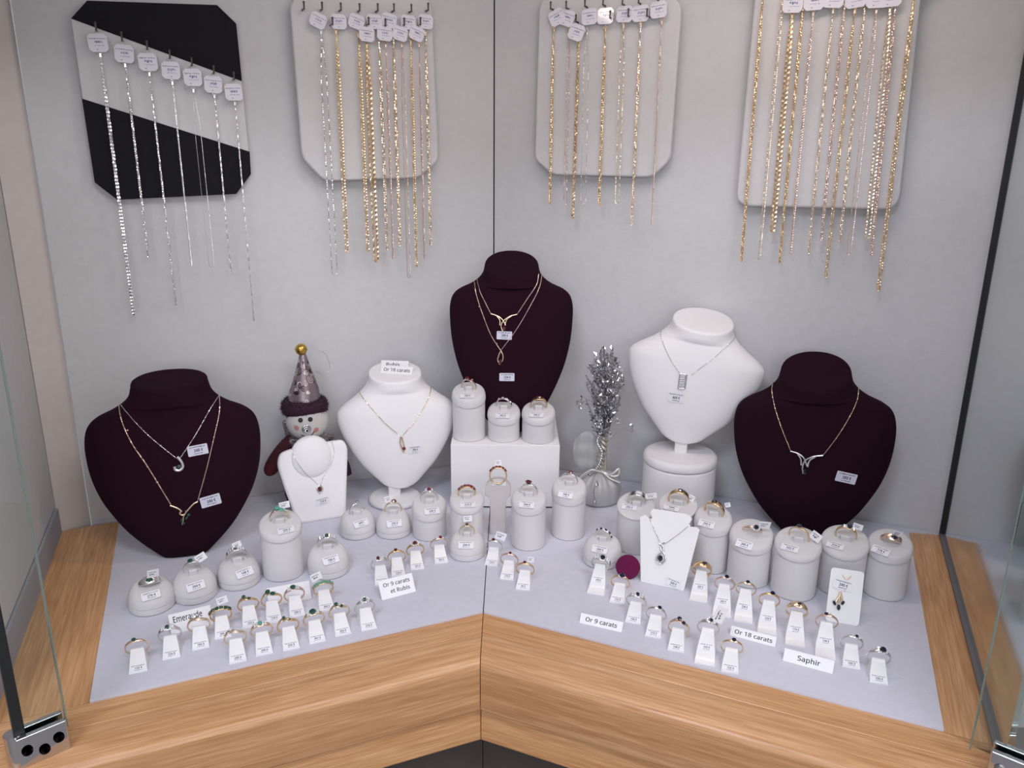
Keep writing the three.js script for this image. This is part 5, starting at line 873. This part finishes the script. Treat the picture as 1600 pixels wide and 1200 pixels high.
// ---------------------------------------------------------------- tinsel tree in an organza bag
{
  const P = fl(937, 791).add(V(0, 0, -0.02)), B = upright(P), m = B.mpp, g = thing('tinsel_tree', 'small silver tinsel tree standing in a tied grey organza bag', 'decoration', P, B.yaw);
  const a = (x, y, z = 0) => B.at(x, y, z);
  const organza = phy([0.60, 0.60, 0.60], { roughness: 0.4, transmission: 0.35, thickness: 0, side: THREE.DoubleSide, sheen: 0.4 }), bagMat = phy([0.47, 0.47, 0.465], { roughness: 0.45, metalness: 0.15, sheen: 0.4 });
  const tin = std([0.72, 0.72, 0.74], { metalness: 1, roughness: 0.16, side: THREE.DoubleSide }), tinDark = std([0.55, 0.55, 0.57], { metalness: 1, roughness: 0.3 });
  // bag: a soft gathered pouch
  const bg = lathe([[0, 0], [29 * m, 0], [33 * m, 5 * m], [35 * m, 22 * m], [32 * m, 36 * m], [21 * m, 46 * m], [8 * m, 52 * m], [5 * m, 55 * m], [7 * m, 60 * m], [3 * m, 63 * m]], 96);
  { const p = bg.attributes.position; for (let i = 0; i < p.count; i++) { const x = p.getX(i), y = p.getY(i), z = p.getZ(i), an = Math.atan2(z, x), k = Math.min(1, y / (46 * m)); const kk = Math.max(0, y / (46 * m) - 0.35) * 1.5, f = 1 + Math.min(1, kk) * (0.09 * Math.sin(an * 9 + 2.2 * Math.sin(an * 2)) + 0.04 * Math.sin(an * 17 + 1)); p.setX(i, x * f); p.setZ(i, z * f); } bg.computeVertexNormals(); }
  mesh('bag', bg, bagMat, g);
  mesh('ribbon_bow', merge([tube([a(938, 737, 0.012), a(925, 734, 0.016), a(912, 741, 0.014), a(905, 747, 0.012)], 1.5 * m, 18, 6), tube([a(940, 737, 0.012), a(951, 742, 0.016), a(960, 738, 0.018), a(967, 732, 0.016), a(966, 742, 0.016), a(957, 744, 0.016), a(944, 738, 0.013)], 1.6 * m, 28, 6), tube([a(942, 738, 0.013), a(954, 748, 0.018), a(968, 754, 0.018)], 1.3 * m, 14, 6), new THREE.TorusGeometry(7 * m, 1.6 * m, 8, 20).rotateX(Math.PI / 2).translate(...a(937, 738, 0).toArray())]), std([0.82, 0.76, 0.73], { metalness: 0.4, roughness: 0.3 }), g);
  mesh('tassel', merge([tube([a(932, 750, 0.026), a(928, 765, 0.03), a(929, 782, 0.03)], 0.8 * m, 14, 5), new THREE.SphereGeometry(2.6 * m, 10, 8).scale(1, 2, 1).translate(...a(929, 786, 0.03).toArray()), new THREE.ConeGeometry(4 * m, 8 * m, 5).translate(...a(932, 754, 0.026).toArray())]), tinDark, g);
  // translucent leaf and twisted stem
  const leaf = new THREE.SphereGeometry(1, 32, 20).scale(24 * m, 36 * m, 4 * m).rotateZ(0.12).translate(...a(919, 708, -0.004).toArray()); { const p = leaf.attributes.position; for (let i = 0; i < p.count; i++) p.setZ(i, p.getZ(i) + 0.0012 * Math.sin(p.getX(i) * 420) + 0.0008 * Math.sin(p.getY(i) * 300)); leaf.computeVertexNormals(); }
  mesh('organza_leaf', leaf, organza, g);
  const cord = (pts, R, turns) => { const c = new THREE.CatmullRomCurve3(pts), out = [[], []]; for (let i = 0; i <= 80; i++) { const t = i / 80, p = c.getPoint(t), an = t * turns * Math.PI * 2; [0, Math.PI].forEach((o, k) => out[k].push(p.clone().add(V(Math.cos(an + o) * R, 0, Math.sin(an + o) * R)))); } return out.map((q) => tube(q, R * 0.9, 120, 6)); };
  mesh('stem', merge([...cord([a(937, 738, 0), a(940, 715, 0.002), a(944, 690, 0), a(943, 665, 0)], 3.4 * m, 5), rod(a(945, 735, -0.003), a(946, 668, -0.003), 3 * m, 2.4 * m)]), std([0.62, 0.55, 0.48], { metalness: 0.5, roughness: 0.4 }), g);
  mesh('cord', merge(cord([a(921, 742, 0.012), a(930, 734, 0.012), a(938, 722, 0.010), a(941, 706, 0.008), a(934, 690, 0.008), a(938, 676, 0.006)], 1.6 * m, 11)), tin, g);
  // foliage: branches with small folded leaves of foil
  const branches = [], leaves = [], root = a(941, 688, 0);
  const shard = (p, dir, L, w) => { const s = dir.clone().cross(V(rr(-1, 1), rr(-1, 1), rr(-1, 1))).normalize(), n = dir.clone().cross(s).normalize(), q = p.clone().addScaledVector(dir, L), h = p.clone().addScaledVector(dir, L * 0.5), u = h.clone().addScaledVector(s, w).addScaledVector(n, w * 0.5), v = h.clone().addScaledVector(s, -w).addScaledVector(n, w * 0.5); for (const t of [[p, u, h], [h, u, q], [p, h, v], [h, q, v]]) t.forEach((c) => leaves.push(c.x, c.y, c.z)); };
  // outline of the crown in the photograph's frame: [y, left, right]
  const rows = [[541, 948, 953], [560, 925, 965], [580, 919, 974], [600, 914, 977], [620, 913, 972], [640, 919, 962], [660, 922, 955], [676, 928, 950]];
  const ext = (y) => { for (let i = 1; i < rows.length; i++) if (y <= rows[i][0]) { const [y0, l0, r0] = rows[i - 1], [y1, l1, r1] = rows[i], t = (y - y0) / (y1 - y0); return [l0 + (l1 - l0) * t, r0 + (r1 - r0) * t]; } return rows[rows.length - 1].slice(1); };
  for (let i = 0; i < 150; i++) {
    const y = 541 + 135 * Math.pow(rnd(), 0.85), [l, rgt] = ext(y), u = rr(-1, 1), x = (l + rgt) / 2 + u * (rgt - l) / 2, zz = Math.sqrt(Math.max(0, 1 - u * u)) * (rgt - l) / 2 * m * rr(-1, 1);
    const tip = a(x, y, 0).add(V(0, 0, zz)), start = root.clone().lerp(a(946, Math.min(686, y + rr(20, 50)), 0), 0.85), mid = start.clone().lerp(tip, 0.5).add(V((tip.x - start.x) * 0.18, 0, zz * 0.2));
    const c = new THREE.QuadraticBezierCurve3(start, mid, tip); branches.push(new THREE.TubeGeometry(c, 5, 0.8 * m, 4));
    for (let k = 0; k < 11; k++) { const t = 1 - k * 0.07 * rr(0.7, 1.2), p = c.getPoint(Math.max(0.3, t)), d = c.getTangent(Math.max(0.3, t)).add(V(rr(-1.4, 1.4), rr(-0.7, 1.0), rr(-1.4, 1.4))).normalize(); shard(p, d, rr(4, 9) * m, rr(1.2, 2.8) * m); }
  }
  mesh('branches', merge(branches), tinDark, g);
  const lg = new THREE.BufferGeometry(); lg.setAttribute('position', new THREE.Float32BufferAttribute(leaves, 3)); lg.computeVertexNormals(); const fo = mesh('foliage', lg, tin, g); fo.userData.kind = 'stuff';
  // loose sprigs with small stars
  const star = (p, R) => { const s = []; for (let i = 0; i < 7; i++) s.push(new THREE.OctahedronGeometry(R).scale(0.35, 1, 0.35).applyQuaternion(new THREE.Quaternion().setFromEuler(new THREE.Euler(rr(0, 3), rr(0, 3), rr(0, 3)))).translate(p.x, p.y, p.z)); return merge(s); };
  for (const [x, y, sx, sy] of [[965, 655, 944, 690], [986, 665, 946, 694], [953, 676, 944, 692], [908, 622, 935, 640], [904, 630, 935, 640]]) mesh('sprig', merge([tube([a(sx, sy, 0.004), a((x + sx) / 2, (y + sy) / 2 - 5, 0.012), a(x, y, 0.016)], 0.4 * m, 12, 4), star(a(x, y, 0.016), 5.5 * m), star(a(x + 2, y + 7, 0.016), 4 * m)]), tin, g);
  partNames(g);
}
// ---------------------------------------------------------------- glass doors at both ends of the front
function glassDoor(A, B, label, seal, flip) {
  const p = fl(...A, -0.003), q = fl(...B, -0.003), x = q.clone().sub(p), w = x.length(); x.normalize();
  const g = thing('glass_door', label, 'glass door', p.clone(), Math.atan2(-x.z, x.x)), H = TOP - 0.03, y0 = 0.016;
  mesh('pane', new THREE.BoxGeometry(w, H, 0.0012).translate(w / 2, y0 + H / 2, 0), M.glass, g);
  mesh('edge', new THREE.BoxGeometry(0.0010, H, 0.006).translate(-0.0005, y0 + H / 2, 0), M.glassEdge, g);
  if (seal) mesh('seal', rbox(0.0075, H, 0.007, 0.001).translate(w - 0.002, y0 + H / 2, 0), M.black, g);
  const face = seal ? -1 : 1, hw = seal ? w * 1.05 : 0.03, hx = seal ? w * 0.54 : 0.028;
  mesh('hinge', merge([rbox(hw, 0.026, 0.005, 0.0012).translate(hx, 0.0135, 0.006), rbox(hw, 0.026, 0.005, 0.0012).translate(hx, 0.0135, -0.006), rbox(hw * 0.96, 0.004, 0.016, 0.001).translate(hx, 0.002, 0)]), M.chrome, g);
  for (const k of seal ? [0.2, 0.5, 0.82] : [0.25, 0.75]) mesh('screw', merge([new THREE.CylinderGeometry(0.0036, 0.004, 0.0022, 20).rotateX(Math.PI / 2), new THREE.TorusGeometry(0.0022, 0.0006, 6, 16).translate(0, 0, 0.0011)]).translate(hx - hw / 2 + hw * k, 0.0135 + (k === 0.5 ? -0.004 : 0.001), 0.0092).scale(1, 1, face), M.screw, g);
  if (seal) mesh('pivot', new THREE.CylinderGeometry(0.0065, 0.0065, 0.03, 20).translate(w * 1.06, 0.012, 0.001), M.chrome, g);
  partNames(g);
}
glassDoor([108, 1160], [34, 1192], 'narrow glass door leaf with black seal and chrome hinge before the wooden side', true);
glassDoor([1512, 1196], [1592, 1230], 'glass door leaf with green edge before the mirror side', false);

sheetTex.needsUpdate = true;
scene.traverse((o) => { if (o.isMesh) { o.castShadow = true; o.receiveShadow = true; } });
renderer.render(scene, camera);
